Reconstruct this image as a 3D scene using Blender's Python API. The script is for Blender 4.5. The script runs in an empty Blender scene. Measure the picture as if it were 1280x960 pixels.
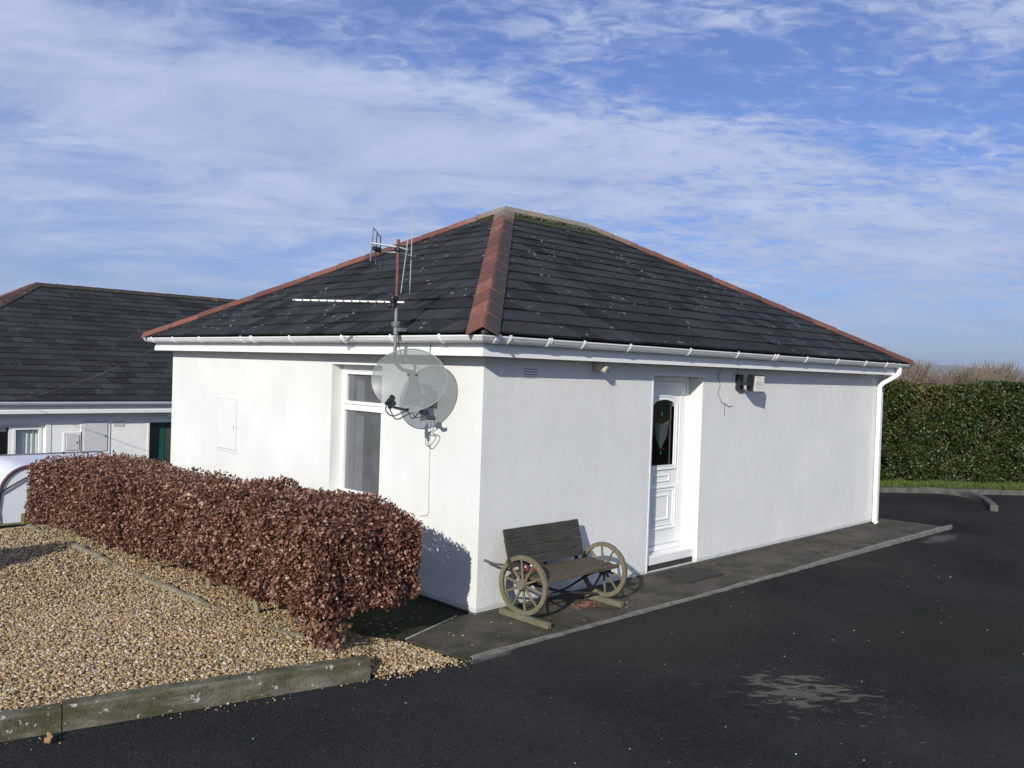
import bpy, math, random
import numpy as np
from mathutils import Vector, Matrix
random.seed(7); rng = np.random.default_rng(7)
S = bpy.context.scene
COL = S.collection
R = math.radians

# ------------------------------------------------------------------ mesh builder
class MB:
    def __init__(s): s.v = []; s.f = []; s.sm = False
    def add(s, vs, fs):
        n = len(s.v); s.v += [tuple(v) for v in vs]; s.f += [tuple(i + n for i in f) for f in fs]; return s
    def box(s, a, b, M=None, bev=0.0):
        x0, y0, z0 = a; x1, y1, z1 = b
        if bev <= 0:
            vs = [(x0,y0,z0),(x1,y0,z0),(x1,y1,z0),(x0,y1,z0),(x0,y0,z1),(x1,y0,z1),(x1,y1,z1),(x0,y1,z1)]
            fs = [(0,3,2,1),(4,5,6,7),(0,1,5,4),(1,2,6,5),(2,3,7,6),(3,0,4,7)]
        else:
            c = bev; vs = []; 
            lev = [(z0, c), (z0 + c, 0), (z1 - c, 0), (z1, c)]
            for z, i in lev:
                for (x, y) in ((x0+c+i*0, y0+i), (x1-c, y0+i), (x1-i, y0+c), (x1-i, y1-c), (x1-c, y1-i), (x0+c, y1-i), (x0+i, y1-c), (x0+i, y0+c)):
                    vs.append((x, y, z))
            fs = [tuple(range(7, -1, -1)), tuple(range(24, 32))]
            for l in range(3):
                for k in range(8):
                    a_ = l*8+k; b_ = l*8+(k+1) % 8
                    fs.append((a_, b_, b_+8, a_+8))
        if M is not None: vs = [tuple(M @ Vector(v)) for v in vs]
        return s.add(vs, fs)
    def tube(s, path, rad, n=8, caps=True, closed=False):
        P = [Vector(p) for p in path]; m = len(P)
        rr = rad if hasattr(rad, '__len__') else [rad]*m
        vs = []; up = None
        for i in range(m):
            if closed: t = P[(i+1) % m] - P[i-1]
            else: t = P[min(i+1, m-1)] - P[max(i-1, 0)]
            t.normalize()
            if up is None:
                up = Vector((0,0,1)) if abs(t.z) < .9 else Vector((1,0,0))
            a = t.cross(up); a.normalize(); b = a.cross(t); b.normalize(); up = b
            for k in range(n):
                an = 2*math.pi*k/n
                vs.append(P[i] + (a*math.cos(an) + b*math.sin(an))*rr[i])
        fs = []
        for i in range(m if closed else m-1):
            for k in range(n):
                j = (i+1) % m
                fs.append((i*n+k, i*n+(k+1) % n, j*n+(k+1) % n, j*n+k))
        if caps and not closed:
            fs.append(tuple(range(n-1, -1, -1))); fs.append(tuple((m-1)*n+k for k in range(n)))
        return s.add(vs, fs)
    def prism(s, poly, off):           # polygon 3D list, offset vector
        n = len(poly); o = Vector(off)
        vs = [Vector(p) for p in poly] + [Vector(p)+o for p in poly]
        fs = [tuple(range(n-1, -1, -1)), tuple(range(n, 2*n))] + [(k, (k+1) % n, n+(k+1) % n, n+k) for k in range(n)]
        return s.add(vs, fs)
    def build(s, name, m, parent=None, smooth=False, loc=None, kind=None, label=None):
        me = bpy.data.meshes.new(name); me.from_pydata(s.v, [], s.f); me.update()
        ms = m if isinstance(m, (list, tuple)) else [m]
        for q in ms: me.materials.append(q)
        if smooth:
            me.polygons.foreach_set('use_smooth', [True]*len(me.polygons))
            try: me.set_sharp_from_angle(angle=R(40))
            except Exception: pass
        import bmesh
        bm = bmesh.new(); bm.from_mesh(me); bmesh.ops.recalc_face_normals(bm, faces=bm.faces) if len(me.polygons) < 60000 else None
        bm.to_mesh(me); bm.free()
        o = bpy.data.objects.new(name, me); COL.objects.link(o)
        if parent is not None:
            o.parent = parent
            o.location = -Vector(parent.location) if loc is None else loc
            if parent.get('abs0'): pass
        elif loc is not None: o.location = loc
        if kind: o['kind'] = kind
        if label: o['label'] = label
        return o

def np_mesh(name, V, F, m, parent=None, kind=None, loc=None):
    """V (n,3), F (k,q) uniform polygon size"""
    me = bpy.data.meshes.new(name); q = F.shape[1]
    me.vertices.add(len(V)); me.vertices.foreach_set('co', V.astype(np.float32).ravel())
    me.loops.add(F.size); me.loops.foreach_set('vertex_index', F.astype(np.int32).ravel())
    me.polygons.add(len(F)); me.polygons.foreach_set('loop_start', np.arange(0, F.size, q, dtype=np.int32))
    me.materials.append(m); me.update(calc_edges=True); me.validate()
    o = bpy.data.objects.new(name, me); COL.objects.link(o)
    if parent is not None: o.parent = parent; o.location = -Vector(parent.location)
    if kind: o['kind'] = kind
    return o

def thing(name, loc, label, cat, group=None):
    o = bpy.data.objects.new(name, None); COL.objects.link(o); o.location = loc
    o.empty_display_size = .2
    o['label'] = label; o['category'] = cat
    if group: o['group'] = group
    return o
def tag(o, label, cat, group=None):
    o['label'] = label; o['category'] = cat
    if group: o['group'] = group
    return o

# ------------------------------------------------------------------ materials
class NT:
    def __init__(s, name):
        s.m = bpy.data.materials.new(name); s.m.use_nodes = True; s.t = s.m.node_tree
        s.b = s.t.nodes['Principled BSDF']; s.out = s.t.nodes['Material Output']
        s.tc = s.t.nodes.new('ShaderNodeTexCoord'); s.co = s.tc.outputs['Object']
    def n(s, ty, **k):
        x = s.t.nodes.new(ty)
        for a, b in k.items(): setattr(x, a, b)
        return x
    def link(s, a, b): s.t.links.new(a, b)
    def set(s, sock, v):
        if hasattr(v, 'is_output') or isinstance(v, bpy.types.NodeSocket): s.link(v, sock)
        else: sock.default_value = v
    def mapping(s, scale=(1,1,1), rot=(0,0,0), loc=(0,0,0), co=None):
        x = s.n('ShaderNodeMapping'); s.link(co or s.co, x.inputs[0])
        x.inputs['Scale'].default_value = scale; x.inputs['Rotation'].default_value = rot; x.inputs['Location'].default_value = loc
        return x.outputs[0]
    def noise(s, scale, detail=4, rough=.55, co=None, dist=0):
        x = s.n('ShaderNodeTexNoise'); s.link(co or s.co, x.inputs['Vector'])
        x.inputs['Scale'].default_value = scale; x.inputs['Detail'].default_value = detail
        x.inputs['Roughness'].default_value = rough; x.inputs['Distortion'].default_value = dist
        return x.outputs['Fac']
    def voro(s, scale, feature='F1', out='Distance', co=None, rnd=1):
        x = s.n('ShaderNodeTexVoronoi'); x.feature = feature; s.link(co or s.co, x.inputs['Vector'])
        x.inputs['Scale'].default_value = scale; x.inputs['Randomness'].default_value = rnd
        return x.outputs[out]
    def ramp(s, fac, stops, interp='LINEAR'):
        x = s.n('ShaderNodeValToRGB'); s.link(fac, x.inputs[0]); cr = x.color_ramp; cr.interpolation = interp
        while len(cr.elements) < len(stops): cr.elements.new(.5)
        for e, (p, c) in zip(cr.elements, stops):
            e.position = p; e.color = (c, c, c, 1) if not hasattr(c, '__len__') else (*c[:3], 1)
        return x.outputs[0]
    def mix(s, fac, a, b, mode='MIX'):
        x = s.n('ShaderNodeMix', data_type='RGBA', blend_type=mode)
        s.set(x.inputs[0], fac)
        for i, v in ((6, a), (7, b)):
            if isinstance(v, bpy.types.NodeSocket): s.link(v, x.inputs[i])
            else: x.inputs[i].default_value = (*v[:3], 1) if hasattr(v, '__len__') else (v, v, v, 1)
        return x.outputs[2]
    def math(s, op, a, b=0.0, clamp=False):
        x = s.n('ShaderNodeMath', operation=op, use_clamp=clamp)
        s.set(x.inputs[0], a); s.set(x.inputs[1], b); return x.outputs[0]
    def island(s):
        return s.n('ShaderNodeNewGeometry').outputs['Random Per Island']
    def bump(s, h, strength=.3, dist=.01, prev=None):
        x = s.n('ShaderNodeBump'); x.inputs['Strength'].default_value = strength; x.inputs['Distance'].default_value = dist
        s.link(h, x.inputs['Height'])
        if prev is not None: s.link(prev, x.inputs['Normal'])
        return x.outputs[0]
    def fin(s, color=None, rough=None, normal=None, metal=None, spec=None):
        if color is not None:
            if isinstance(color, bpy.types.NodeSocket): s.link(color, s.b.inputs['Base Color'])
            else: s.b.inputs['Base Color'].default_value = (*color, 1)
        if rough is not None: s.set(s.b.inputs['Roughness'], rough)
        if normal is not None: s.link(normal, s.b.inputs['Normal'])
        if metal is not None: s.b.inputs['Metallic'].default_value = metal
        if spec is not None: s.b.inputs['Specular IOR Level'].default_value = spec
        return s.m

def simple(name, col, rough=.5, var=.12, scale=6, metal=0, bump=0, dirt=None, spec=None):
    t = NT(name)
    n = t.noise(scale, 5)
    c = t.mix(t.ramp(n, [(.3, 0), (.7, 1)]), tuple(x*(1-var) for x in col), tuple(min(1, x*(1+var)) for x in col))
    if dirt:
        c = t.mix(t.ramp(t.noise(scale*2.3, 6, .7), [(.5, 0), (.68, dirt[1])]), c, dirt[0])
    nm = t.bump(t.noise(scale*30, 4), bump, .004) if bump else None
    return t.fin(c, rough, nm, metal, spec)

M = {}
def mk_wall(name, rough_cast, K=None):
    t = NT(name); K = K or (1 if rough_cast else .855); A = .4 if rough_cast else .3
    c = t.mix(t.ramp(t.noise(1.1, 6, .6), [(.3, 0), (.7, 1)]), tuple(K*x for x in (.765, .775, .735)), tuple(K*x for x in (.88, .885, .84)))
    st = t.mapping((5, 5, .9))
    c = t.mix(t.ramp(t.noise(1.6, 6, .65, st), [(.46, 0), (.72, .55*A)]), c, (.60, .62, .61))
    c = t.mix(t.ramp(t.noise(9, 5, .7), [(.58, 0), (.72, .3*A)]), c, (.86, .87, .87)); c = t.mix(t.ramp(t.noise(52, 4, .75), [(.47, 0), (.66, .34 if rough_cast else .05)]), c, (.56, .575, .56)); c = t.mix(t.ramp(t.noise(95, 3, .7), [(.52, 0), (.68, .5 if rough_cast else 0)]), c, (.93, .93, .90))
    # splash dirt low on the wall, ragged
    sp = t.n('ShaderNodeSeparateXYZ'); t.link(t.co, sp.inputs[0])
    lo = t.math('ADD', sp.outputs[2], t.math('MULTIPLY', t.noise(7, 5, .7), -.07))
    c = t.mix(t.ramp(lo, [(-.04, .45), (.0, 0)]), c, (.42, .41, .36))
    if rough_cast:
        rc = t.mapping((1,1,1), (.7, .5, .9))
        h = t.math('ADD', t.noise(70, 4, .7, rc), t.math('MULTIPLY', t.voro(120, co=rc), -.6))
        nb = t.bump(h, 1.0, .008)
        nb = t.bump(t.noise(2.2, 3), .18, .03, nb)
    else:
        nb = t.bump(t.noise(16, 4, .55), .10, .012)
        nb = t.bump(t.noise(1.8, 3), .15, .03, nb)
    return t.fin(c, .85, nb, spec=.25)
M['roughcast'] = mk_wall('roughcast_white', True)
M['render'] = mk_wall('smooth_render_white', False)
M['render2'] = mk_wall('smooth_render_bright', False, 1.06)
M['bead'] = simple('white_bead', (.82, .82, .79), .5, .04, 4)
M['plinth'] = simple('plinth_grey', (.13, .135, .14), .85, .25, 8, bump=.4)
M['pvc'] = simple('white_pvc', (.78, .79, .79), .28, .03, 3, dirt=((.5, .5, .46), .35))
M['pvc_clean'] = simple('clean_pvc', (.83, .83, .805), .25, .02, 3)
M['rubber'] = simple('black_rubber', (.015, .015, .016), .5, .2, 20)
M['black'] = simple('black_plastic', (.018, .018, .02), .4, .2, 20)
M['alu'] = simple('dull_aluminium', (.55, .56, .55), .45, .12, 14, metal=.6)
M['grey_steel'] = simple('grey_steel', (.2, .21, .21), .5, .25, 14, metal=.4)
M['rust'] = simple('rusty_steel', (.16, .055, .04), .75, .35, 18, bump=.3)
M['lead'] = simple('cable_white', (.5, .5, .46), .6, .1, 10)
M['curtain'] = simple('curtain_cloth', (.55, .55, .53), .9, .1, 4)
M['netcurtain'] = simple('net_curtain', (.80, .82, .81), .9, .08, 4)
M['greenpaint'] = simple('green_paint', (.01, .09, .06), .4, .15, 5)
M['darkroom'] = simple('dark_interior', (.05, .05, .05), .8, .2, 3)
M['cream'] = simple('cream_plastic', (.5, .48, .38), .45, .12, 30, dirt=((.2, .2, .14), .6))
M['red'] = simple('red_cloth', (.32, .015, .02), .7, .2, 30)
M['board'] = simple('floor_boards', (.2, .14, .09), .6, .2, 3)

# roof slate
def mk_slate(name, moss=0, base=(.021, .022, .0235), tintv=.95, lich=1.0):
    t = NT(name)
    isl = t.island()
    c = t.mix(t.ramp(isl, [(0, 0), (1, 1)]), tuple(x*(1-tintv*.55) for x in base), tuple(x*(1+tintv) for x in base))
    c = t.mix(t.ramp(t.math('FRACT', t.math('MULTIPLY', isl, 7.3)), [(.86, 0), (.9, .5)], 'LINEAR'), c, (.042, .044, .040))
    c = t.mix(t.ramp(t.noise(2.2, 6, .65), [(.4, 0), (.7, .6)]), c, (.030, .032, .031))
    c = t.mix(t.ramp(t.noise(30, 5, .7), [(.45, 0), (.8, .5)]), c, (.048, .050, .046))
    # white lichen / droppings, clustered
    v = t.voro(11, co=t.mapping((1, 1, 1)))
    spot = t.ramp(t.math('ADD', v, t.math('MULTIPLY', t.noise(60, 3), .25)), [(.30, 1), (.35, 0)])
    clus = t.ramp(t.noise(1.7, 4, .6), [(.48, 0), (.58, 1)])
    pick = t.ramp(t.voro(11, out='Color'), [(.56, 0), (.61, 1)])
    c = t.mix(t.math('MULTIPLY', t.math('MULTIPLY', spot, clus), t.math('MULTIPLY', pick, lich)), c, (.30, .305, .285))
    f = t.ramp(t.math('ADD', t.voro(46), t.math('MULTIPLY', t.noise(90, 2), .2)), [(.26, 1), (.32, 0)])
    cl2 = t.ramp(t.noise(1.3, 5, .7), [(.56, 0), (.68, 1)])
    c = t.mix(t.math('MULTIPLY', t.math('MULTIPLY', f, cl2), .28*lich), c, (.25, .26, .23))
    if moss:
        sp = t.n('ShaderNodeSeparateXYZ'); t.link(t.co, sp.inputs[0])
        mz = t.math('ADD', sp.outputs[2], t.math('MULTIPLY', t.noise(6, 6, .7), .45))
        c = t.mix(t.ramp(t.math('SUBTRACT', mz, moss), [(0, 0), (.12, .85)]), c, (.045, .058, .012))
    nb = t.bump(t.noise(70, 5, .6), .25, .004)
    nb = t.bump(t.noise(5, 3), .35, .01, nb)
    return t.fin(c, t.ramp(t.noise(9, 4), [(.3, .5), (.7, .75)]), nb, spec=.06)
M['slate'] = mk_slate('roof_slate', moss=4.27)
M['slate2'] = mk_slate('roof_slate_weathered', base=(.029, .031, .035), tintv=.65, lich=.35)

def mk_hip(name, lichen_z, orange=True):
    t = NT(name)
    isl = t.island()
    c = t.mix(isl, (.125, .050, .038), (.27, .105, .074))
    c = t.mix(t.ramp(t.noise(18, 6, .7), [(.42, 0), (.7, .65)]), c, (.10, .042, .034))
    vc = t.n('ShaderNodeVertexColor'); vc.layer_name = 'dirt'
    d = t.math('MULTIPLY', vc.outputs['Color'], t.ramp(t.noise(5, 6, .65), [(.22, 0), (.42, 1)]))
    c = t.mix(d, c, (.045, .040, .035))
    sp = t.n('ShaderNodeSeparateXYZ'); t.link(t.co, sp.inputs[0])
    hz = t.math('ADD', sp.outputs[2], t.math('MULTIPLY', t.noise(8, 6, .75), .9))
    c = t.mix(t.ramp(t.math('SUBTRACT', hz, lichen_z), [(0, 0), (.3, .85)]), c, (.26, .26, .20))
    ms = t.ramp(t.noise(14, 5, .7), [(.52, 0), (.58, 1)])
    c = t.mix(t.math('MULTIPLY', ms, t.ramp(t.math('SUBTRACT', hz, lichen_z+.25), [(0, 0), (.2, .8)])), c, (.05, .07, .02))
    if orange:
        c = t.mix(t.math('MULTIPLY', t.ramp(t.noise(3, 4, .6), [(.60, 0), (.66, 1)]), t.ramp(t.noise(40, 4, .6), [(.45, 0), (.55, .7)])), c, (.42, .19, .03))
    nb = t.bump(t.noise(90, 5, .6), .35, .004)
    return t.fin(c, .8, nb, spec=.3)
M['hip'] = mk_hip('terracotta_hip', 4.45)
M['hip2'] = mk_hip('terracotta_hip_old', 9, True)
M['mortar'] = simple('mortar', (.10, .10, .085), .9, .4, 20, bump=.6)

def mk_tarmac():
    t = NT('tarmac')
    c = t.mix(t.ramp(t.noise(.55, 5, .6), [(.3, 0), (.7, 1)]), (.0215, .0230, .0235), (.046, .047, .042))
    c = t.mix(t.ramp(t.noise(140, 4, .7), [(.5, 0), (.8, .7)]), c, (.062, .062, .062))
    sp = t.ramp(t.voro(42), [(.09, 1), (.14, 0)])
    pk = t.ramp(t.voro(42, out='Color'), [(.70, 0), (.78, 1)])
    c = t.mix(t.math('MULTIPLY', sp, pk), c, (.30, .30, .29))
    c = t.mix(t.ramp(t.noise(38, 5, .8), [(.5, 0), (.72, .6)]), c, (.010, .011, .012)); c = t.mix(t.ramp(t.noise(64, 3, .8, t.mapping((1,1,1),(0,0,1),(3,1,4))), [(.55, 0), (.75, .7)]), c, (.10, .10, .098))
    sp2 = t.ramp(t.voro(5), [(.022, 1), (.03, 0)])
    c = t.mix(sp2, c, (.30, .29, .27))
    def blob(cx, cy, sx, sy, lo, hi, col, am, ns=6, rot=0):
        nonlocal c
        def pj(d):
            x = t.n('ShaderNodeVectorMath', operation='DOT_PRODUCT'); t.link(t.co, x.inputs[0]); x.inputs[1].default_value = d; return x.outputs['Value']
        cr_, sr_ = math.cos(R(rot)), math.sin(R(rot))
        a_ = t.math('MULTIPLY', t.math('SUBTRACT', pj((cr_, sr_, 0)), cx*cr_+cy*sr_), 1/sx)
        b_ = t.math('MULTIPLY', t.math('SUBTRACT', pj((-sr_, cr_, 0)), -cx*sr_+cy*cr_), 1/sy)
        cmb = t.n('ShaderNodeCombineXYZ'); t.link(a_, cmb.inputs[0]); t.link(b_, cmb.inputs[1])
        ln = t.n('ShaderNodeVectorMath', operation='LENGTH'); t.link(cmb.outputs[0], ln.inputs[0])
        f = t.math('ADD', t.math('MULTIPLY', ln.outputs['Value'], .5), t.math('MULTIPLY', t.noise(ns, 6, .75), .8))
        c = t.mix(t.ramp(f, [(lo, am), (hi, 0)]), c, col)
        return ln
    ln = blob(.66, -2.66, .50, .42, .49, .5, (0, 0, 0), 0, 3, -44)
    wl = ln.outputs['Value']; rm = t.mapping((1, 1, 1), (0, 0, R(44)), (2, 5, 0)); rm2 = t.mapping((3.2, 7.5, 1), (0, 0, 0), (0, 0, 0), rm)
    f = t.math('ADD', t.math('MULTIPLY', wl, .16), t.noise(1.6, 8, .72, rm2, .6))
    c = t.mix(t.ramp(f, [(.555, .95), (.60, 0)]), c, (.135, .118, .098))
    blob(2.9, -2.9, 1.1, .8, .55, .95, (.034, .038, .022), .6, 4)
    blob(1.2, -1.3, 1.6, .7, .55, .9, (.05, .052, .034), .6, 4)
    blob(7.6, -1.1, .7, .2, .6, .8, (.12, .12, .11), .7, 5)
    blob(-.55, -.75, .35, .14, .6, .8, (.16, .16, .15), .8, 9)
    c = t.mix(1.0, c, (.98, 1.0, 1.0), 'MULTIPLY')
    rc = t.mapping((1,1,1), (.6, .4, .9))
    h = t.math('ADD', t.noise(130, 4, .7, rc), t.voro(80, co=rc))
    nb = t.bump(h, .9, .006)
    nb = t.bump(t.noise(1.3, 3), .3, .04, nb)
    return t.fin(c, .95, nb, spec=.0)
M['tarmac'] = mk_tarmac()

def mk_concrete():
    t = NT('stained_concrete')
    c = t.mix(t.ramp(t.noise(1.6, 6, .65), [(.3, 0), (.7, 1)]), (.034, .030, .023), (.105, .090, .070))
    c = t.mix(t.ramp(t.noise(60, 5, .7), [(.45, 0), (.75, .7)]), c, (.15, .135, .11))
    c = t.mix(t.ramp(t.noise(2.6, 5, .7, t.mapping((1,1,1),(0,0,0),(4,2,0))), [(.48, 0), (.62, .75)]), c, (.030, .036, .014))
    sp2 = t.ramp(t.voro(6), [(.03, 1), (.04, 0)])
    c = t.mix(sp2, c, (.42, .41, .38))
    nb = t.bump(t.noise(80, 5, .65), .6, .006)
    return t.fin(c, .85, nb, spec=.25)
M['concrete'] = mk_concrete()
def mk_moss_conc():
    t = NT('mossy_concrete')
    c = t.mix(t.ramp(t.noise(3, 6, .7), [(.35, 0), (.6, 1)]), (.040, .039, .032), (.026, .036, .014))
    c = t.mix(t.ramp(t.noise(40, 5, .7), [(.5, 0), (.8, .5)]), c, (.075, .08, .045))
    return t.fin(c, .95, t.bump(t.noise(50, 6, .7), .9, .015), spec=.1)
M['moss_conc'] = mk_moss_conc()
def mk_kerb():
    t = NT('kerb_concrete')
    c = t.mix(t.ramp(t.noise(5, 6, .65), [(.3, 0), (.7, 1)]), (.10, .09, .062), (.20, .18, .135))
    c = t.mix(t.ramp(t.noise(3, 6, .7, t.mapping((1, 1, 3))), [(.42, 0), (.58, .9)]), c, (.070, .066, .032))
    c = t.mix(t.ramp(t.noise(26, 5, .7), [(.55, 0), (.68, .8)]), c, (.06, .055, .04))
    c = t.mix(t.ramp(t.noise(16, 4, .6), [(.635, 0), (.66, .9)]), c, (.42, .42, .38))
    c = t.mix(t.ramp(t.noise(1.7, 4, .6, t.mapping((1,1,1),(0,0,0),(9,3,0))), [(.69, 0), (.73, .8)]), c, (.30, .25, .03))
    return t.fin(c, .9, t.bump(t.noise(60, 6, .65), .8, .012), spec=.2)
M['kerb'] = mk_kerb()
M['paleedge'] = simple('pale_edging', (.20, .19, .165), .9, .3, 14, bump=.8, dirt=((.10, .10, .07), .8))
M['whiteline'] = simple('worn_white_line', (.40, .40, .37), .85, .3, 20, bump=.4, dirt=((.06, .06, .045), 1))

def mk_gravel():
    t = NT('gravel_stones')
    isl = t.island()
    c = t.ramp(isl, [(0, (.08, .050, .024)), (.15, (.26, .17, .070)), (.3, (.42, .29, .125)), (.45, (.56, .43, .22)), (.6, (.30, .195, .08)),
                     (.72, (.56, .47, .34)), (.82, (.20, .15, .115)), (.9, (.72, .66, .55)), (.96, (.36, .21, .11)), (1, (.10, .085, .08))])
    c = t.mix(t.ramp(t.noise(80, 4, .6), [(.35, 0), (.7, .35)]), c, (.22, .16, .10))
    return t.fin(c, .7, t.bump(t.noise(150, 3), .3, .002), spec=.35)
M['gravel'] = mk_gravel()
M['gravelbed'] = simple('gravel_bed', (.16, .115, .07), .95, .4, 60, bump=1)

def mk_leaf(name, stops, rough=.5, trans=.25, tcol=(.2, .08, .03), spec=.4):
    t = NT(name)
    c = t.ramp(t.island(), stops)
    t.fin(c, rough, None, None, spec)
    tr = t.n('ShaderNodeBsdfTranslucent'); t.link(t.mix(.5, c, tcol), tr.inputs[0])
    mx = t.n('ShaderNodeMixShader'); mx.inputs[0].default_value = trans
    t.link(t.b.outputs[0], mx.inputs[1]); t.link(tr.outputs[0], mx.inputs[2]); t.link(mx.outputs[0], t.out.inputs[0])
    return t.m
M['beech'] = mk_leaf('beech_leaf', [(0, (.035, .015, .010)), (.25, (.09, .035, .020)), (.5, (.165, .068, .038)), (.75, (.26, .122, .072)), (.92, (.42, .25, .16)), (1, (.07, .03, .022))], .42, .15, (.22, .09, .05), .55)
M['green'] = mk_leaf('hedge_leaf', [(0, (.010, .019, .004)), (.35, (.021, .040, .007)), (.7, (.040, .060, .011)), (.94, (.075, .09, .02)), (1, (.12, .12, .05))], .42, .2, (.08, .14, .01), .4)
M['olive'] = mk_leaf('olive_leaf', [(0, (.04, .035, .012)), (.4, (.09, .075, .022)), (.8, (.15, .125, .035)), (1, (.25, .2, .07))], .5, .2, (.12, .12, .02), .35)
M['twig'] = simple('twig', (.17, .115, .085), .85, .35, 8)
M['deadtwig'] = simple('dead_twig', (.20, .155, .115), .9, .35, 3)
M['stem'] = simple('beech_stem', (.22, .22, .16), .85, .3, 18, bump=.5, dirt=((.09, .12, .04), .7))
M['core'] = simple('dark_core', (.030, .022, .014), .95, .4, 12)  # dark colour for the hedge's light-blocking core, inner shade put into it

def mk_wood(name, base, green, am):
    t = NT(name)
    st = t.mapping((1.5, 22, 22))
    c = t.mix(t.ramp(t.noise(3, 6, .65, st), [(.3, 0), (.7, 1)]), tuple(x*.6 for x in base), tuple(x*1.35 for x in base))
    c = t.mix(t.ramp(t.noise(5, 6, .7), [(.45, 0), (.62, am)]), c, green)
    c = t.mix(t.ramp(t.noise(26, 5, .7), [(.66, 0), (.72, .7)]), c, (.28, .27, .22))
    nb = t.bump(t.noise(6, 6, .65, st), .5, .006)
    return t.fin(c, .85, nb, spec=.2)
M['plank'] = mk_wood('weathered_dark_plank', (.050, .046, .040), (.050, .056, .036), .7)
M['seatwood'] = mk_wood('weathered_seat_plank', (.115, .088, .064), (.08, .075, .045), .5)
M['wheelwood'] = mk_wood('mossy_wheel_wood', (.17, .145, .105), (.115, .115, .05), .85)
M['mossbeam'] = mk_wood('mossy_beam', (.15, .14, .06), (.16, .17, .03), 1)

def mk_glass(name, tint, amb, base=.06):
    t = NT(name)
    tr = t.n('ShaderNodeBsdfTransparent'); tr.inputs[0].default_value = (*tint, 1)
    gl = t.n('ShaderNodeBsdfGlossy'); gl.inputs['Roughness'].default_value = .02
    nb = t.bump(t.noise(1.5, 2), .05, .02); t.link(nb, gl.inputs['Normal'])
    lw = t.n('ShaderNodeLayerWeight'); lw.inputs[0].default_value = .5
    fr = t.math('ADD', t.math('MULTIPLY', t.math('POWER', lw.outputs['Facing'], 3), .8), base, True)
    mx = t.n('ShaderNodeMixShader'); t.link(fr, mx.inputs[0])
    t.link(tr.outputs[0], mx.inputs[1]); t.link(gl.outputs[0], mx.inputs[2])
    df = t.n('ShaderNodeBsdfDiffuse'); df.inputs[0].default_value = (.40, .41, .44, 1)  # grey diffuse share paints the panes' grey reflection into the glass
    m2 = t.n('ShaderNodeMixShader'); t.link(t.ramp(t.noise(3, 4, .6), [(.3, amb*.7), (.7, amb*1.2)]), m2.inputs[0])
    t.link(mx.outputs[0], m2.inputs[1]); t.link(df.outputs[0], m2.inputs[2]); t.link(m2.outputs[0], t.out.inputs[0])
    return t.m
M['glass'] = mk_glass('window_glass', (.72, .75, .75), .20, .05)
M['glass2'] = mk_glass('clear_glass', (.95, .97, .97), .02, .03)
M['doorglass'] = mk_glass('door_glass', (.35, .38, .38), 0, .04)
def mk_dish():
    t = NT('smoked_clear_dish')
    t.fin((.28, .30, .295), .3, spec=.5)
    tr = t.n('ShaderNodeBsdfTransparent'); tr.inputs[0].default_value = (.87, .90, .89, 1)
    mx = t.n('ShaderNodeMixShader'); mx.inputs[0].default_value = .42
    t.link(tr.outputs[0], mx.inputs[1]); t.link(t.b.outputs[0], mx.inputs[2]); t.link(mx.outputs[0], t.out.inputs[0])
    return t.m
M['dish'] = mk_dish()
M['leadgreen'] = simple('green_stained_glass', (.015, .13, .075), .2)
M['leadred'] = simple('red_stained_glass', (.16, .012, .02), .2)
M['leadgrey'] = simple('frosted_bevel_glass', (.06, .062, .062), .25)
M['trailer'] = simple('trailer_white', (.74, .76, .80), .35, .04, 2)
M['maroon'] = simple('maroon_trim', (.09, .035, .045), .5, .2, 10)
M['grass'] = simple('verge_grass', (.075, .12, .025), .95, .35, 12, bump=1)
M['grassblade'] = mk_leaf('grass_blade', [(0, (.05, .10, .015)), (.6, (.10, .16, .03)), (1, (.18, .2, .07))], .6, .2, (.1, .2, .02), .2)
M['field'] = simple('field_green', (.07, .10, .03), .95, .35, .02)
M['hill'] = simple('hill_green', (.05, .075, .05), .95, .3, .002)

# ------------------------------------------------------------------ dimensions
LX, LY = 8.158, 6.427
OF = .173          # fascia overhang
HW = 2.203         # wall height / soffit level
ZT = -.04          # tarmac level

def ease(t): t = min(1, max(0, t)); return t*t*(3-2*t)
def gh(x, y):      # lie of the land
    return ZT - 1.2*ease((y-6.0)/6.0)

# ---- ground sheets
def sheet(name, xs, ys, off, m, kind='structure'):
    V = np.array([(x, y, gh(x, y)+off(x, y)) for y in ys for x in xs]); nx = len(xs)
    F = np.array([(j*nx+i, j*nx+i+1, (j+1)*nx+i+1, (j+1)*nx+i) for j in range(len(ys)-1) for i in range(nx-1)])
    o = np_mesh(name, V, F, m, kind=kind); return o
far = lambda a, b, n: list(np.linspace(a, b, n))
sheet('field', [-6000, -1500, -300, -60, -30, 0, 20, 60, 300, 1500, 6000],
      [-6000, -1500, -300, -60, -20] + far(0, 12, 25) + [20, 60, 300, 1500, 6000], lambda x, y: -.35 if y < 14 else -.35-.0*y, M['field'])
sheet('driveway', far(-30, 20, 26), [-25, -15, -8] + far(-4, 14, 37) + [18, 22], lambda x, y: 0, M['tarmac'])
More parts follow.
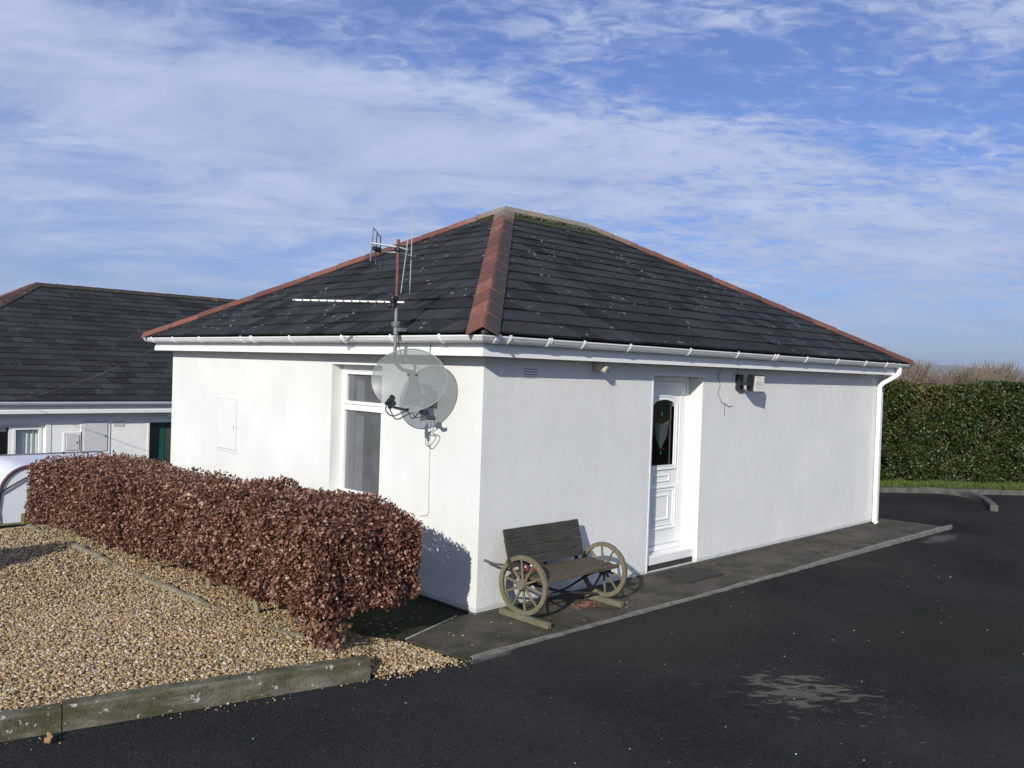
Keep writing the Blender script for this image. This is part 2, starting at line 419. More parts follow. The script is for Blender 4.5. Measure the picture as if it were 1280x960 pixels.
# distant hills
def hills():
    V = []; F = []; n = 120
    for i in range(n+1):
        a = R(-60 + 150*i/n); d = 7000 + 600*math.sin(i*.3)
        h = 95 + 28*math.sin(i*.13+1) + 12*math.sin(i*.41) + 5*math.sin(i*1.1)
        h = 70 + 75*math.exp(-((i-67)/9)**2) + 22*math.sin(i*.21) + 9*math.sin(i*.63) + 4*math.sin(i*1.7)
        V += [(d*math.cos(a), d*math.sin(a), -5), ((d+900)*math.cos(a), (d+900)*math.sin(a), h), ((d+3000)*math.cos(a), (d+3000)*math.sin(a), -5)]
    for i in range(n):
        for k in range(2):
            F.append((3*i+k, 3*i+3+k, 3*i+4+k, 3*i+1+k))
    return np_mesh('hills', np.array(V, float), np.array(F), M['hill'], kind='structure')
hills()

# ---- concrete apron round the house
mb = MB(); EY = lambda x: -.77 - .014*(x+.7)
pts = [(-.78, EY(-.78)), (8.62, EY(8.62)), (8.50, .1), (8.45, 6.3), (8.1, 6.3), (8.1, .05), (-.02+.1, .1), (.1, 6.3), (-1.22, 6.3), (-1.22, 1.0), (-1.18, .2), (-1.0, -.15)]
mb.prism([(x, y, -.2) for x, y in [(-.78, EY(-.78)), (8.62, EY(8.62)), (8.50, .1), (-.12, .1), (-.85, -.14)]], (0, 0, .175))
mb.build('path', M['concrete'], kind='structure')
mb = MB(); mb.prism([(x, y, -.2) for x, y in [(-1.3, 6.3), (-1.25, .3), (-1.0, -.12), (-.86, -.125), (-.10, .115), (.1, .115), (.1, 6.3)]], (0, 0, .178))
mb.build('side_path', M['moss_conc'], kind='structure')
# white line where the two slabs meet
mb = MB(); mb.prism([(-.86, -.150, -.0235), (-.85, -.128, -.0235), (-.12, .112, -.0235), (-.13, .095, -.0235)], (0, 0, .003))
mb.build('path_line', M['whiteline'], kind='structure')
# worn pale edging of the apron
mb = MB(); xs = np.linspace(-.72, 8.62, 60)
for i in range(59):
    x0, x1 = xs[i], xs[i+1]
    w0 = .020 + .008*math.sin(i*1.7) + .008*math.sin(i*.6) + .022*(x0/8.6); w1 = .020 + .008*math.sin((i+1)*1.7) + .008*math.sin((i+1)*.6) + .022*(x1/8.6)
    z = -.018 + .030*ease((x0-3)/4); z1 = -.018 + .030*ease((x1-3)/4)
    j0 = .006*math.sin(i*2.9); j1 = .006*math.sin((i+1)*2.9)
    a = [(x0, EY(x0)-.01+j0), (x1, EY(x1)-.01+j1), (x1, EY(x1)+w1), (x0, EY(x0)+w0)]
    vs = [(p[0], p[1], -.15) for p in a] + [(a[0][0], a[0][1], z), (a[1][0], a[1][1], z1), (a[2][0], a[2][1], z1), (a[3][0], a[3][1], z)]
    fs = [(4,5,6,7), (0,1,5,4), (2,3,7,6)]
    if i == 0: fs.append((3,0,4,7))
    if i == 58: fs.append((1,2,6,5))
    mb.add(vs, fs)
mb.build('path_edging', M['paleedge'], kind='structure')

# ------------------------------------------------------------------ gravel bed, kerb, edging
KP = [(-7.5, .72), (-3.47, -.20), (-1.53, -.645)]     # front face of kerb, on the ground
kd = Vector((KP[2][0]-KP[1][0], KP[2][1]-KP[1][1], 0)).normalized(); kn = Vector((-kd.y, kd.x, 0))
def gravel_h(x, y):
    z = .065 + .012*math.sin(2.1*x+.5)*math.sin(1.7*y)
    # spill past the kerb end and along the hedge foot
    t = ease((x+1.62)/.62) 
    z = z*(1-t) + (-.018)*t
    s = (Vector((x, y, 0))-Vector((KP[2][0], KP[2][1], 0))).dot(kn)
    if x > -1.55: z = min(z, -.036 + .34*max(0, s+.02))
    if y > 5.6: z -= .16*(y-5.6) + .10*max(0, y-6.3)
    return z
def in_gravel(x, y):
    k = (y - (KP[2][1] + (x-KP[2][0])*kd.y/kd.x))
    if x < -1.5 and k < .10: return False
    if x >= -1.5 and k < .0: return False
    if y > 7.4: return False
    # right border
    bp = [(-.86, -.80), (-.93, -.19), (-1.12, .15), (-1.25, 1), (-1.27, 7.5)]
    for (x0, y0), (x1, y1) in zip(bp, bp[1:]):
        if y0 <= y <= y1: return x < x0 + (x1-x0)*(y-y0)/(y1-y0)
    return y < -.6 and x < -.9 
gx = np.arange(-7.6, -.84, .1); gy = np.arange(-.8, 7.6, .1)
idx = {}; V = []; F = []
for j, y in enumerate(gy):
    for i, x in enumerate(gx):
        idx[i, j] = len(V); V.append((x, y, gravel_h(x, y)-.012))
for j in range(len(gy)-1):
    for i in range(len(gx)-1):
        if all(in_gravel(gx[i+a], gy[j+b]) for a in (0, 1) for b in (0, 1)):
            F.append((idx[i,j], idx[i+1,j], idx[i+1,j+1], idx[i,j+1]))
np_mesh('gravel_bed', np.array(V), np.array(F), M['gravelbed'], kind='structure')

ICO_V = []; ph = (1+5**.5)/2
for a, b in ((-1, ph), (1, ph), (-1, -ph), (1, -ph)): ICO_V.append((a, b, 0))
for a, b in ((-1, ph), (1, ph), (-1, -ph), (1, -ph)): ICO_V.append((0, a, b))
for a, b in ((ph, -1), (ph, 1), (-ph, -1), (-ph, 1)): ICO_V.append((a, 0, b))
ICO_V = np.array(ICO_V)/math.hypot(1, ph)
ICO_F = np.array([(0,11,5),(0,5,1),(0,1,7),(0,7,10),(0,10,11),(1,5,9),(5,11,4),(11,10,2),(10,7,6),(7,1,8),(3,9,4),(3,4,2),(3,2,6),(3,6,8),(3,8,9),(4,9,5),(2,4,11),(6,2,10),(8,6,7),(9,8,1)])
def rand_rot(n):
    q = rng.normal(size=(n, 4)); q /= np.linalg.norm(q, axis=1)[:, None]; w, x, y, z = q.T
    return np.stack([np.stack([1-2*(y*y+z*z), 2*(x*y-z*w), 2*(x*z+y*w)], 1), np.stack([2*(x*y+z*w), 1-2*(x*x+z*z), 2*(y*z-x*w)], 1), np.stack([2*(x*z-y*w), 2*(y*z+x*w), 1-2*(x*x+y*y)], 1)], 1)
def stones(P, r):
    n = len(P); sc = r[:, None]*rng.uniform(.55, 1.25, (n, 3))
    v = ICO_V[None]*sc[:, None, :]*rng.uniform(.8, 1.15, (n, 12, 1))
    v = np.einsum('nij,nkj->nki', rand_rot(n), v); v[:, :, 2] *= .75
    v += P[:, None, :]
    F = ICO_F[None] + (np.arange(n)*12)[:, None, None]
    return v.reshape(-1, 3), F.reshape(-1, 3)
P = []
def scat(n, x0, x1, y0, y1, vis):
    xs = rng.uniform(x0, x1, n); ys = rng.uniform(y0, y1, n)
    for x, y in zip(xs, ys):
        if in_gravel(x, y) and vis(x, y): P.append((x, y, gravel_h(x, y) + rng.uniform(-.008, .012)))
leftline = lambda x, y: x > -3.72 + .2*(y+.2) - .75
scat(95000, -4.6, -.84, -.82, 2.0, leftline)
scat(80000, -4.2, -.84, 2.0, 7.3, leftline)
ng = len(P)
P = np.array(P); rr = rng.gamma(9, .00105, ng).clip(.0045, .018)
# strays on the tarmac and the apron
q = []
for _ in range(60): 
    t_ = rng.uniform(-.3, 1.15); d_ = abs(rng.normal(0, .07)) + .01
    p_ = Vector((KP[1][0]+(KP[2][0]-KP[1][0])*t_, KP[1][1]+(KP[2][1]-KP[1][1])*t_, 0)) - kn*d_
    q.append((p_.x, p_.y, ZT+.006))
for _ in range(34): q.append((rng.uniform(-.9, 1.6), rng.uniform(-.75, -.2), -.02))
for _ in range(70):
    a_ = rng.uniform(0, 1); q.append((-1.5+.75*a_+rng.normal(0, .03), -.66-.1*a_-abs(rng.normal(0, .05)), ZT+.004))
for _ in range(40): q.append((rng.uniform(-3, 6), rng.uniform(-3.6, -.9), ZT+.004))
P = np.vstack([P, np.array(q)]); rr = np.concatenate([rr, rng.uniform(.004, .009, len(q))])
V, F = stones(P, rr)
g = np_mesh('gravel', V, F, M['gravel'], kind='stuff'); g['label'] = 'golden brown pea gravel covering the bed in front of the clipped hedge'

# front kerb: separate kerb stones with worn edges
def kerb_stone(a, b, w=.10, z0=-.2, z1=.112, wob=.004, seed=0, arr=None):
    a = Vector(a); b = Vector(b); d = (b-a); L = d.length; d.normalize(); n = Vector((-d.y, d.x, 0))
    rs = random.Random(seed); mb = arr or MB(); k = 14; rings = []
    prof = [(0, 0), (.002, z1-z0-.02), (.014, z1-z0-.004), (w-.012, z1-z0), (w, z1-z0-.016), (w, 0)]
    vs = []
    for i in range(k+1):
        t = L*i/k
        for (u, h) in prof:
            hh = h + (rs.uniform(-wob, wob) if h > .05 else 0)
            p = a + d*t + n*(u + rs.uniform(-wob, wob)*.6); vs.append((p.x, p.y, z0+a.z*(1-i/k)+b.z*i/k+hh))
    m_ = len(prof); fs = []
    for i in range(k):
        for j in range(m_-1): fs.append((i*m_+j, i*m_+j+1, (i+1)*m_+j+1, (i+1)*m_+j))
    fs += [tuple(range(m_-1, -1, -1)), tuple(k*m_+j for j in range(m_))]
    return mb.add(vs, fs)
kl = (Vector(KP[2])-Vector(KP[1])).length
t = 0; seed = 1
p2 = Vector((KP[2][0], KP[2][1], 0))
mb = MB()
for i in range(5):
    L = .93; a = p2 - kd*(i*L+L-.006); b = p2 - kd*(i*L)
    if i == 0: a, b = p2-kd*L, p2.copy()
    a.z = -.001*i
    if i == 2: a.z += -.012; b.z += -.008
    kerb_stone(a, b, seed=i, arr=mb, z1=.108+.004*(i % 2))
mb.build('kerb', M['kerb'], kind='structure')
# worn log-like edging inside the gravel
ed = [(-1.50, -.12), (-1.63, .25), (-1.74, 1.1), (-1.80, 1.75), (-1.84, 2.6), (-1.86, 3.5), (-1.89, 4.3), (-1.93, 5.1), (-1.96, 5.7)]
mb = MB(); path = []; rad = []
for i in range(90):
    t_ = i/89*(len(ed)-1); k = min(int(t_), len(ed)-2); f = t_-k
    x = ed[k][0]*(1-f)+ed[k+1][0]*f; y = ed[k][1]*(1-f)+ed[k+1][1]*f
    path.append((x+.004*math.sin(i*1.3), y, 0.038+.004*math.sin(i*.9)+.014*math.sin(i*.23)+.012*ease((i-10)/20))); rad.append(.042+.003*math.sin(i*.7)+.003*math.sin(i*2.1))
mb.tube(path, rad, 9)
mb.build('bed_edging', simple('worn_log', (.22, .19, .13), .9, .35, 9, bump=1, dirt=((.09, .085, .05), .8)), kind='structure')

# ------------------------------------------------------------------ house
def wall_mesh(org, ud, nd, U, Z0, Z1, openings, th, miter=True):
    """org: outer corner; ud: unit along; nd: inward normal; openings (u0,u1,z0,z1)"""
    org = Vector(org); ud = Vector(ud); nd = Vector(nd)
    us = sorted({0.0, U} | {o[0] for o in openings} | {o[1] for o in openings})
    zs = sorted({Z0, Z1} | {o[2] for o in openings} | {o[3] for o in openings})
    def inside(u, z): return any(o[0] < u < o[1] and o[2] < z < o[3] for o in openings)
    mb = MB()
    def P(u, z, d):
        if d > 0 and miter: u = th if u == 0 else (U-th if u == U else u)
        p = org + ud*u + nd*d; return (p.x, p.y, z)
    for d in (0, th):
        for i in range(len(us)-1):
            for j in range(len(zs)-1):
                if not inside((us[i]+us[i+1])/2, (zs[j]+zs[j+1])/2):
                    mb.add([P(us[i], zs[j], d), P(us[i+1], zs[j], d), P(us[i+1], zs[j+1], d), P(us[i], zs[j+1], d)], [(0,1,2,3)])
    for (a, b, c, e) in openings:
        mb.add([P(a, c, 0), P(a, e, 0), P(a, e, th), P(a, c, th)], [(0,1,2,3)])
        mb.add([P(b, c, 0), P(b, e, 0), P(b, e, th), P(b, c, th)], [(0,1,2,3)])
        mb.add([P(a, e, 0), P(b, e, 0), P(b, e, th), P(a, e, th)], [(0,1,2,3)])
        mb.add([P(a, c, 0), P(b, c, 0), P(b, c, th), P(a, c, th)], [(0,1,2,3)])
    mb.add([P(0, Z0, 0), P(U, Z0, 0), P(U, Z0, th), P(0, Z0, th)], [(0,1,2,3)])
    mb.add([P(0, Z1, 0), P(U, Z1, 0), P(U, Z1, th), P(0, Z1, th)], [(0,1,2,3)])
    return mb

def clip_poly(poly, edges):
    for (a, b) in edges:
        out = []; n = len(poly)
        def side(p): return (b[0]-a[0])*(p[1]-a[1]) - (b[1]-a[1])*(p[0]-a[0])
        for i in range(n):
            p, q = poly[i], poly[(i+1) % n]; sp, sq = side(p), side(q)
            if sp >= 0: out.append(p)
            if (sp >= 0) != (sq >= 0):
                t = sp/(sp-sq); out.append((p[0]+(q[0]-p[0])*t, p[1]+(q[1]-p[1])*t))
        poly = out
        if len(poly) < 3: return []
    return poly
def slate_plane(mb, C, gauge=.25, width=.30, thick=.011, seed=1, stagger=.5):
    """C: convex 3D corners, first two = eave (left to right as seen from outside)"""
    rs = random.Random(seed)
    C = [Vector(c) for c in C]; o = C[0]; u = (C[1]-C[0]).normalized()
    nrm = None
    nrm = u.cross(C[-1]-C[0]).normalized(); up = nrm.cross(u).normalized()
    if nrm.z < 0: nrm = -nrm
    pl = [((c-o).dot(u), (c-o).dot(up)) for c in C]
    area = sum(pl[i][0]*pl[(i+1) % len(pl)][1]-pl[(i+1) % len(pl)][0]*pl[i][1] for i in range(len(pl)))
    if area < 0: pl = pl[::-1]
    edges = [(pl[i], pl[(i+1) % len(pl)]) for i in range(len(pl))]
    smax = max(p[1] for p in pl); umin = min(p[0] for p in pl); umax = max(p[0] for p in pl)
    ns = int(smax/gauge)+1
    for k in range(ns):
        s0 = k*gauge; s1 = s0+gauge
        off = (k % 2)*width*stagger
        x = umin-off-.01
        while x < umax:
            x0, x1 = x+.0035, x+width-.0035
            jit = rs.uniform(-.004, .004)
            sb = s0 + jit
            lift = thick + rs.uniform(0, .003); tl = rs.uniform(-.002, .002)
            if rs.random() < .03: lift += .006; sb -= .006
            poly = clip_poly([(x0, max(0, sb)), (x1, max(0, sb)), (x1, s1), (x0, s1)], edges)
            x += width
            if len(poly) < 3: continue
            def H(p): return .004 + lift*(1-(p[1]-s0)/gauge)**1.0 + tl*(p[0]-x0)/width
            top = [o+u*p[0]+up*p[1]+nrm*H(p) for p in poly]; n = len(top)
            bot = [o+u*p[0]+up*p[1]-nrm*.002 for p in poly]
            mb.add(top+bot, [tuple(range(n))] + [(i, (i+1) % n, n+(i+1) % n, n+i) for i in range(n)])
    return nrm
def roof_base(mb, C, drop=.03):
    C = [Vector(c) for c in C]; mb.prism([c-Vector((0,0,drop+.0)) for c in C], (0, 0, drop-.004))
class VMB(MB):
    def __init__(s): super().__init__(); s.col = []
def hip_caps(mb, P0, P1, nA, nB, L=.40, w=.17, seed=0, dirt=(0, 0), dirt_span=(0, 1), lift=.010, start=0):
    rs = random.Random(seed); P0 = Vector(P0); P1 = Vector(P1); d = P1-P0; T = d.length; d.normalize()
    nA = Vector(nA); nB = Vector(nB)
    a = d.cross(nA); b = d.cross(nB)
    if a.dot(nB) > 0: a = -a
    if b.dot(nA) > 0: b = -b
    up = (nA+nB).normalized(); n = max(1, round(T/L)); L = T/n; th = .014
    for i in range(n):
        w_ = w*(1+rs.uniform(-.01, .01)); j = rs.uniform(-.003, .003)
        vs = []; cs = []
        for e, (s, ex) in enumerate(((i*L + start*(i == 0), lift), ((i+1)*L-.022, .004))):
            c = P0 + d*s + up*(ex+j)
            A = c + a*w_ + nA*.010; B = c + b*w_ + nB*.010; top = c + up*.040
            A2 = A + nA*th; B2 = B + nB*th; t2 = top + up*th*1.25
            ma = c + a*w_*.12 + nA*.030 + nA*th; mb_ = c + b*w_*.12 + nB*.030 + nB*th
            vs += [A, A2, ma, t2-up*.008, mb_, B2, B, top]
        m_ = 8
        fs = [(k, (k+1) % m_, m_+(k+1) % m_, m_+k) for k in range(m_)] + [tuple(range(m_-1, -1, -1)), tuple(range(m_, 2*m_))]
        mb.add(vs, fs)
        f = (i+.5)/n; inn = dirt_span[0] <= f <= dirt_span[1]
        for _ in range(2):
            mb.col += [dirt[0]*inn, dirt[0]*inn, dirt[0]*inn, 0, dirt[1]*inn, dirt[1]*inn, dirt[1]*inn, 0]
def vcol(o, vals):
    ca = o.data.color_attributes.new('dirt', 'FLOAT_COLOR', 'POINT')
    for i, v in enumerate(vals): ca.data[i].color = (v, v, v, 1)

HD = dict(u0=2.40, u1=3.312, z0=0.0, z1=2.08)
HWN = dict(v0=1.47, v1=2.365, z0=.72, z1=2.09)
H = thing('house', (LX/2, LY/2, 0), 'white rendered bungalow outbuilding with red hip tiles, dish and white front door', 'house')
th = .28
w = wall_mesh((0,0,0), (1,0,0), (0,1,0), LX, 0, HW-.002, [(HD['u0'], HD['u1'], .0005, HD['z1'])], th); w.build('wall', M['roughcast'], H)
w = wall_mesh((0,0,0), (0,1,0), (1,0,0), LY, 0, HW-.002, [(HWN['v0'], HWN['v1'], HWN['z0'], HWN['z1'])], th); w.build('wall', M['render'], H)
w = wall_mesh((LX,0,0), (0,1,0), (-1,0,0), LY, 0, HW-.002, [], th); w.build('wall', M['render'], H)
w = wall_mesh((0,LY,0), (1,0,0), (0,-1,0), LX, 0, HW-.002, [], th); w.build('wall', M['render'], H)
mb = MB(); mb.box((.014, .014, -.25), (LX-.014, LY-.014, -.0015)); mb.build('plinth', M['plinth'], H)
mb = MB(); mb.box((th+.002, th+.002, 0.0005), (LX-th-.002, LY-th-.002, .02)); mb.build('floor_slab', M['board'], H)
# plaster bead at the door edges and the corner
mb = MB()
for x in (HD['u0'], HD['u1']):
    s_ = -1 if x == HD['u0'] else 1
    mb.box((min(x, x+s_*.018), -.0035, .002), (max(x, x+s_*.018), .001, HD['z1']+.018))
mb.box((HD['u0']+.0005, -.0032, HD['z1']), (HD['u1']-.0005, .001, HD['z1']+.0175))
mb.build('door_edging', M['bead'], H)
# soffit, fascia
mb = MB(); mb.box((-OF+.022, -OF+.022, HW), (LX+OF-.022, LY+OF-.022, HW+.02)); mb.build('soffit', M['pvc_clean'], H)
def ring(mb, o0, o1, z0, z1):
    # hollow rectangular ring from overhang o1 (outer) to o0 (inner)
    a = (-o1, LX+o1, -o1, LY+o1); b = (-o0, LX+o0, -o0, LY+o0)
    def rect(r, z): return [(r[0], r[2], z), (r[1], r[2], z), (r[1], r[3], z), (r[0], r[3], z)]
    vs = rect(a, z0)+rect(a, z1)+rect(b, z0)+rect(b, z1); fs = []
    for k in range(4):
        j = (k+1) % 4
        fs += [(k, j, 4+j, 4+k), (8+k, 8+j, 12+j, 12+k), (k, j, 8+j, 8+k), (4+k, 4+j, 12+j, 12+k)]
    mb.add(vs, fs)
mb = MB(); ring(mb, OF-.02, OF-.004, HW-.004, HW+.165); ring(mb, OF-.0035, OF+.012, HW-.006, HW+.050); ring(mb, OF-.0035, OF+.006, HW+.0515, HW+.064)
mb.build('fascia', M['pvc_clean'], H)
# gutter (half round, mitred round the building)
GC = OF+.068; GZ = 2.362; GR = .056
prof = []
for k in range(13):
    a = math.pi*k/12; prof.append((GR*math.cos(a), -GR*math.sin(a)))
prof2 = [(x*.94, z*.94) for x, z in prof][::-1]
lip = [(GR+.004, .004), (GR+.004, -.008)]
P_ = [lip[0], lip[1]] + prof[1:-1] + [(-GR-.002, .004)] + prof2
vs = []; m_ = len(P_)
for cx, cy in ((-1, -1), (1, -1), (1, 1), (-1, 1)):
    for (r_, z_) in P_:
        o_ = GC + r_; vs.append((-o_ if cx < 0 else LX+o_, -o_ if cy < 0 else LY+o_, GZ+z_))
fs = []
for k in range(4):
    j = (k+1) % 4
    for q_ in range(m_):
        fs.append((k*m_+q_, k*m_+(q_+1) % m_, j*m_+(q_+1) % m_, j*m_+q_))
mb = MB(); mb.add(vs, fs); gut = mb.build('gutter', M['pvc'], H, smooth=True)
def bracket(pos, ax, wide=.022):
    mb = MB(); r0 = GR+.001; r1 = GR+.007
    n = 14; vs = []
    for w_ in (-wide/2, wide/2):
        for r_ in (r0, r1):
            for k in range(n+1):
                a = -.25 + (math.pi+.3)*k/n
                rad_, z_ = r_*math.cos(a), -r_*math.sin(a)
                if ax == 0: vs.append((pos+w_, -GC-rad_, GZ+z_))
                else: vs.append((-GC-rad_, pos+w_, GZ+z_))
    s_ = n+1; fs = []
    for k in range(n):
        fs += [(k, k+1, s_+k+1, s_+k), (2*s_+k, 2*s_+k+1, 3*s_+k+1, 3*s_+k), (k, k+1, 2*s_+k+1, 2*s_+k), (s_+k, s_+k+1, 3*s_+k+1, 3*s_+k)]
    fs += [(0, s_, 3*s_, 2*s_), (n, s_+n, 3*s_+n, 2*s_+n)]
    mb.add(vs, fs); return mb.build('bracket', M['pvc_clean'], gut, loc=(0, 0, 0), smooth=False)
for x in (.02, .95, 1.62, 2.62, 3.55, 4.35, 5.15, 6.0, 6.85, 7.55): bracket(x, 0, .026)
for x in (.5, 4.42): bracket(x, 0, .05)
for y in (.25, .95, 1.75, 2.75, 3.85, 4.95, 5.75, 6.45): bracket(y, 1, .026)
bracket(3.6, 1, .06); bracket(-.12, 0, .06)
# gutter children were built in world coordinates; gutter origin equals world origin
# roof
ZE, ZR, OE = 2.392, 4.285, .262
hy = LY/2
E0, E1, E2, E3 = (-OE, -OE, ZE), (LX+OE, -OE, ZE), (LX+OE, LY+OE, ZE), (-OE, LY+OE, ZE)
T0, T1 = (hy, hy, ZR), (LX-hy, hy, ZR)
mb = MB(); planes = [[E0, E1, T1, T0], [E3, E0, T0], [E1, E2, T1], [E2, E3, T0, T1]]
NR = []
for i, pl in enumerate(planes): NR.append(slate_plane(mb, pl, .252, .305, seed=i+3))
for pl in planes: mb.add([Vector(c)-Vector((0,0,.003)) for c in pl], [tuple(range(len(pl)))])
mb.add([E0, E1, E2, E3], [(0,1,2,3)])
roof = mb.build('roof', M['slate'], H)
up_ = Vector((0, 0, .01))
mb = VMB()
hip_caps(mb, E0, T0, NR[0], NR[1], .375, .138, 1, dirt=(1, .12), dirt_span=(0, .85), start=-.03)
nA = len(mb.v)
hip_caps(mb, E3, T0, NR[1], NR[3], .40, .145, 2, dirt=(0, 0), start=-.03)
hip_caps(mb, E1, T1, NR[0], NR[2], .40, .145, 3, dirt=(.15, 0), start=-.03)
hip_caps(mb, E2, T1, NR[2], NR[3], .40, .13, 4, start=-.03)
hip_caps(mb, T0, T1, NR[0], NR[3], .43, .14, 5, dirt=(.3, .3))
ml = VMB()
for a_, b_, n1_, n2_ in ((E0, T0, 0, 1), (E3, T0, 1, 3), (E1, T1, 0, 2), (E2, T1, 2, 3), (T0, T1, 0, 3)): hip_caps(ml, Vector(a_)-Vector((0,0,.012)), Vector(b_)-Vector((0,0,.012)), NR[n1_], NR[n2_], 9, .125)
ml.build('bedding', M['mortar'], roof, loc=(0,0,0))
caps = mb.build('hip_tiles', M['hip'], roof, loc=(0,0,0)); vcol(caps, mb.col)
# mortar lumps at hip feet
mb = MB()
for e, (sx, sy) in ((E0, (1, 1)), (E1, (-1, 1)), (E3, (1, -1))):
    for _ in range(16):
        c = Vector(e)+Vector((sx*random.uniform(-.01, .13), sy*random.uniform(-.01, .13), random.uniform(.0, .035)))
        r_ = random.uniform(.012, .03); mb.add([c+Vector(v)*r_*random.uniform(.8, 1.2) for v in ICO_V], [tuple(f) for f in ICO_F])
for i in range(70):
    t_ = random.random(); c = Vector(T0).lerp(Vector(T1), t_)+Vector((0, -.16-random.random()*.04, -.08+random.uniform(-.01, .01)))
    r_ = random.uniform(.008, .022); mb.add([c+Vector(v)*r_ for v in ICO_V], [tuple(f) for f in ICO_F])
mb.build('mortar', M['mortar'], roof, loc=(0,0,0), kind='stuff')

# ---- front door
def frame_rect(mb, x0, x1, z0, z1, w, y0, y1, bev=0, wb=None):
    wb = w if wb is None else wb
    mb.box((x0, y0, z0), (x0+w, y1, z1), bev=bev); mb.box((x1-w, y0, z0), (x1, y1, z1), bev=bev)
    mb.box((x0+w, y0+.0004, z1-w), (x1-w, y1-.0004, z1), bev=bev); mb.box((x0+w, y0+.0004, z0), (x1-w, y1-.0004, z0+wb), bev=bev)
D0, D1 = HD['u0'], HD['u1']
mb = MB(); frame_rect(mb, D0+.002, D1-.002, .162, HD['z1']-.002, .055, .170, .24, .004)
dframe = mb.build('door_frame', M['pvc_clean'], H)
mb = MB(); mb.box((D0+.002, .035, .060), (D1-.002, .24, .160), bev=.008); mb.build('door_step', M['pvc_clean'], H)
mb = MB(); mb.box((D0+.01, .05, -.03), (D1-.01, .3, .0585)); mb.build('threshold', simple('dark_threshold', (.035, .033, .028), .9, .5, 20, bump=1), H)
lx0, lx1, lz0, lz1 = D0+.062, D1-.062, .222, 2.018
gx0, gx1, gz0, gz1 = 2.635, 3.040, 1.10, 1.745
Yd = .178
def arch(x0, x1, z0, z1, rise, n=14):
    pts = [(x0, z0), (x1, z0), (x1, z1)]; cx = (x0+x1)/2; hw = (x1-x0)/2
    for k in range(1, n): 
        a = math.pi*k/n; pts.append((cx+hw*math.cos(a), z1+rise*math.sin(a)))
    pts.append((x0, z1)); return pts
def ring_poly(mb, outer, inner, y0, y1):
    n = len(outer); vs = [(x, y0, z) for x, z in outer]+[(x, y0, z) for x, z in inner]+[(x, y1, z) for x, z in outer]+[(x, y1, z) for x, z in inner]
    fs = []
    for k in range(n):
        j = (k+1) % n
        fs += [(k, j, n+j, n+k), (k, j, 2*n+j, 2*n+k), (n+k, n+j, 3*n+j, 3*n+k), (2*n+k, 2*n+j, 3*n+j, 3*n+k)]
    mb.add(vs, fs)
mb = MB()
op = arch(gx0, gx1, gz0, gz1, .075)
cxm = (lx0+lx1)/2; outer = []
for (x, z) in op:
    outer.append((x, z))
# leaf: four slabs round the glazed opening
bt = gz1+.078
mb.box((lx0, Yd, lz0), (lx1, Yd+.045, gz0)); mb.box((lx0, Yd, gz0), (gx0, Yd+.045, lz1)); mb.box((gx1, Yd, gz0), (lx1, Yd+.045, lz1)); mb.box((gx0, Yd, bt), (gx1, Yd+.045, lz1))
# spandrels over the arch
sp_ = [(gx1, bt), (gx0, bt), (gx0, gz1)] + [p for p in op[::-1][1:-2]]
top = [p for p in op if p[1] >= gz1-1e-6]
for a, b in zip(top, top[1:]):
    mb.prism([(a[0], Yd+.0003, a[1]), (b[0], Yd+.0003, b[1]), (b[0], Yd+.0003, bt), (a[0], Yd+.0003, bt)], (0, .044, 0))
door = mb.build('front_door', M['pvc_clean'], H)
mb = MB()
def off(poly, d): 
    cx = (gx0+gx1)/2; res = []
    for x, z in poly:
        res.append((x+(d if x > cx+.001 else (-d if x < cx-.001 else 0)), z-d if z <= gz0+.001 else z+d*(0.2+.8*min(1, (z-gz1+.0001)/.07 if z > gz1 else 0)) ))
    return res
ring_poly(mb, off(op, .050), off(op, .034), Yd-.016, Yd+.001); ring_poly(mb, off(op, .034), off(op, .014), Yd-.008, Yd+.001); ring_poly(mb, off(op, .014), off(op, 0), Yd-.014, Yd+.03)
def mould(mb, x0, x1, z0, z1, w_, h):
    frame_rect(mb, x0, x1, z0, z1, w_, Yd-h, Yd+.001, min(w_, h)*.35)
mould(mb, 2.700, 2.985, .915, .995, .016, .010)
mould(mb, 2.575, 3.115, .385, .868, .026, .014); mould(mb, 2.620, 3.070, .430, .823, .012, .007)
mould(mb, 2.700, 2.985, .490, .775, .022, .011)
mould(mb, 2.545, 3.150, .235, 1.96, .010, .006)
mb.build('moulding', M['pvc_clean'], door, loc=(0,0,0))
mb = MB(); mb.prism([(x, Yd+.020, z) for x, z in op], (0, .006, 0)); dg = mb.build('door_pane', M['doorglass'], door, loc=(0,0,0))
mb = MB()
def dia(cx, cz, a, b, y=Yd+.0165, n=4):
    mb.prism([(cx+a*math.cos(2*math.pi*k/n), y, cz+b*math.sin(2*math.pi*k/n)) for k in range(n)], (0, .002, 0))
for z, a, b in ((1.66, .016, .035), (1.47, .012, .11), (1.34, .016, .06), (1.235, .013, .028)): dia(2.838, z, a, b)
mb.build('green_inlay', M['leadgreen'], dg, loc=(0,0,0))
for x, z in ((2.80, 1.60), (2.876, 1.605), (2.79, 1.275), (2.885, 1.275)):
    mb = MB(); dia(x, z, .015, .009); mb.build('red_inlay', M['leadred'], dg, loc=(0,0,0))
mb = MB()
mb.prism([(x, Yd+.0172, z) for x, z in [(2.70, 1.58), (2.838, 1.54), (2.975, 1.60), (2.93, 1.40), (2.838, 1.27), (2.745, 1.38)]], (0, .001, 0))
mb.build('bevelled_inlay', M['leadgrey'], dg, loc=(0,0,0))
mb = MB(); mb.box((2.50, Yd-.03, 1.0), (2.53, Yd+.002, 1.18), bev=.006); mb.box((2.505, Yd-.045, 1.08), (2.60, Yd-.028, 1.10), bev=.005); mb.build('handle', M['alu'], door, loc=(0,0,0))

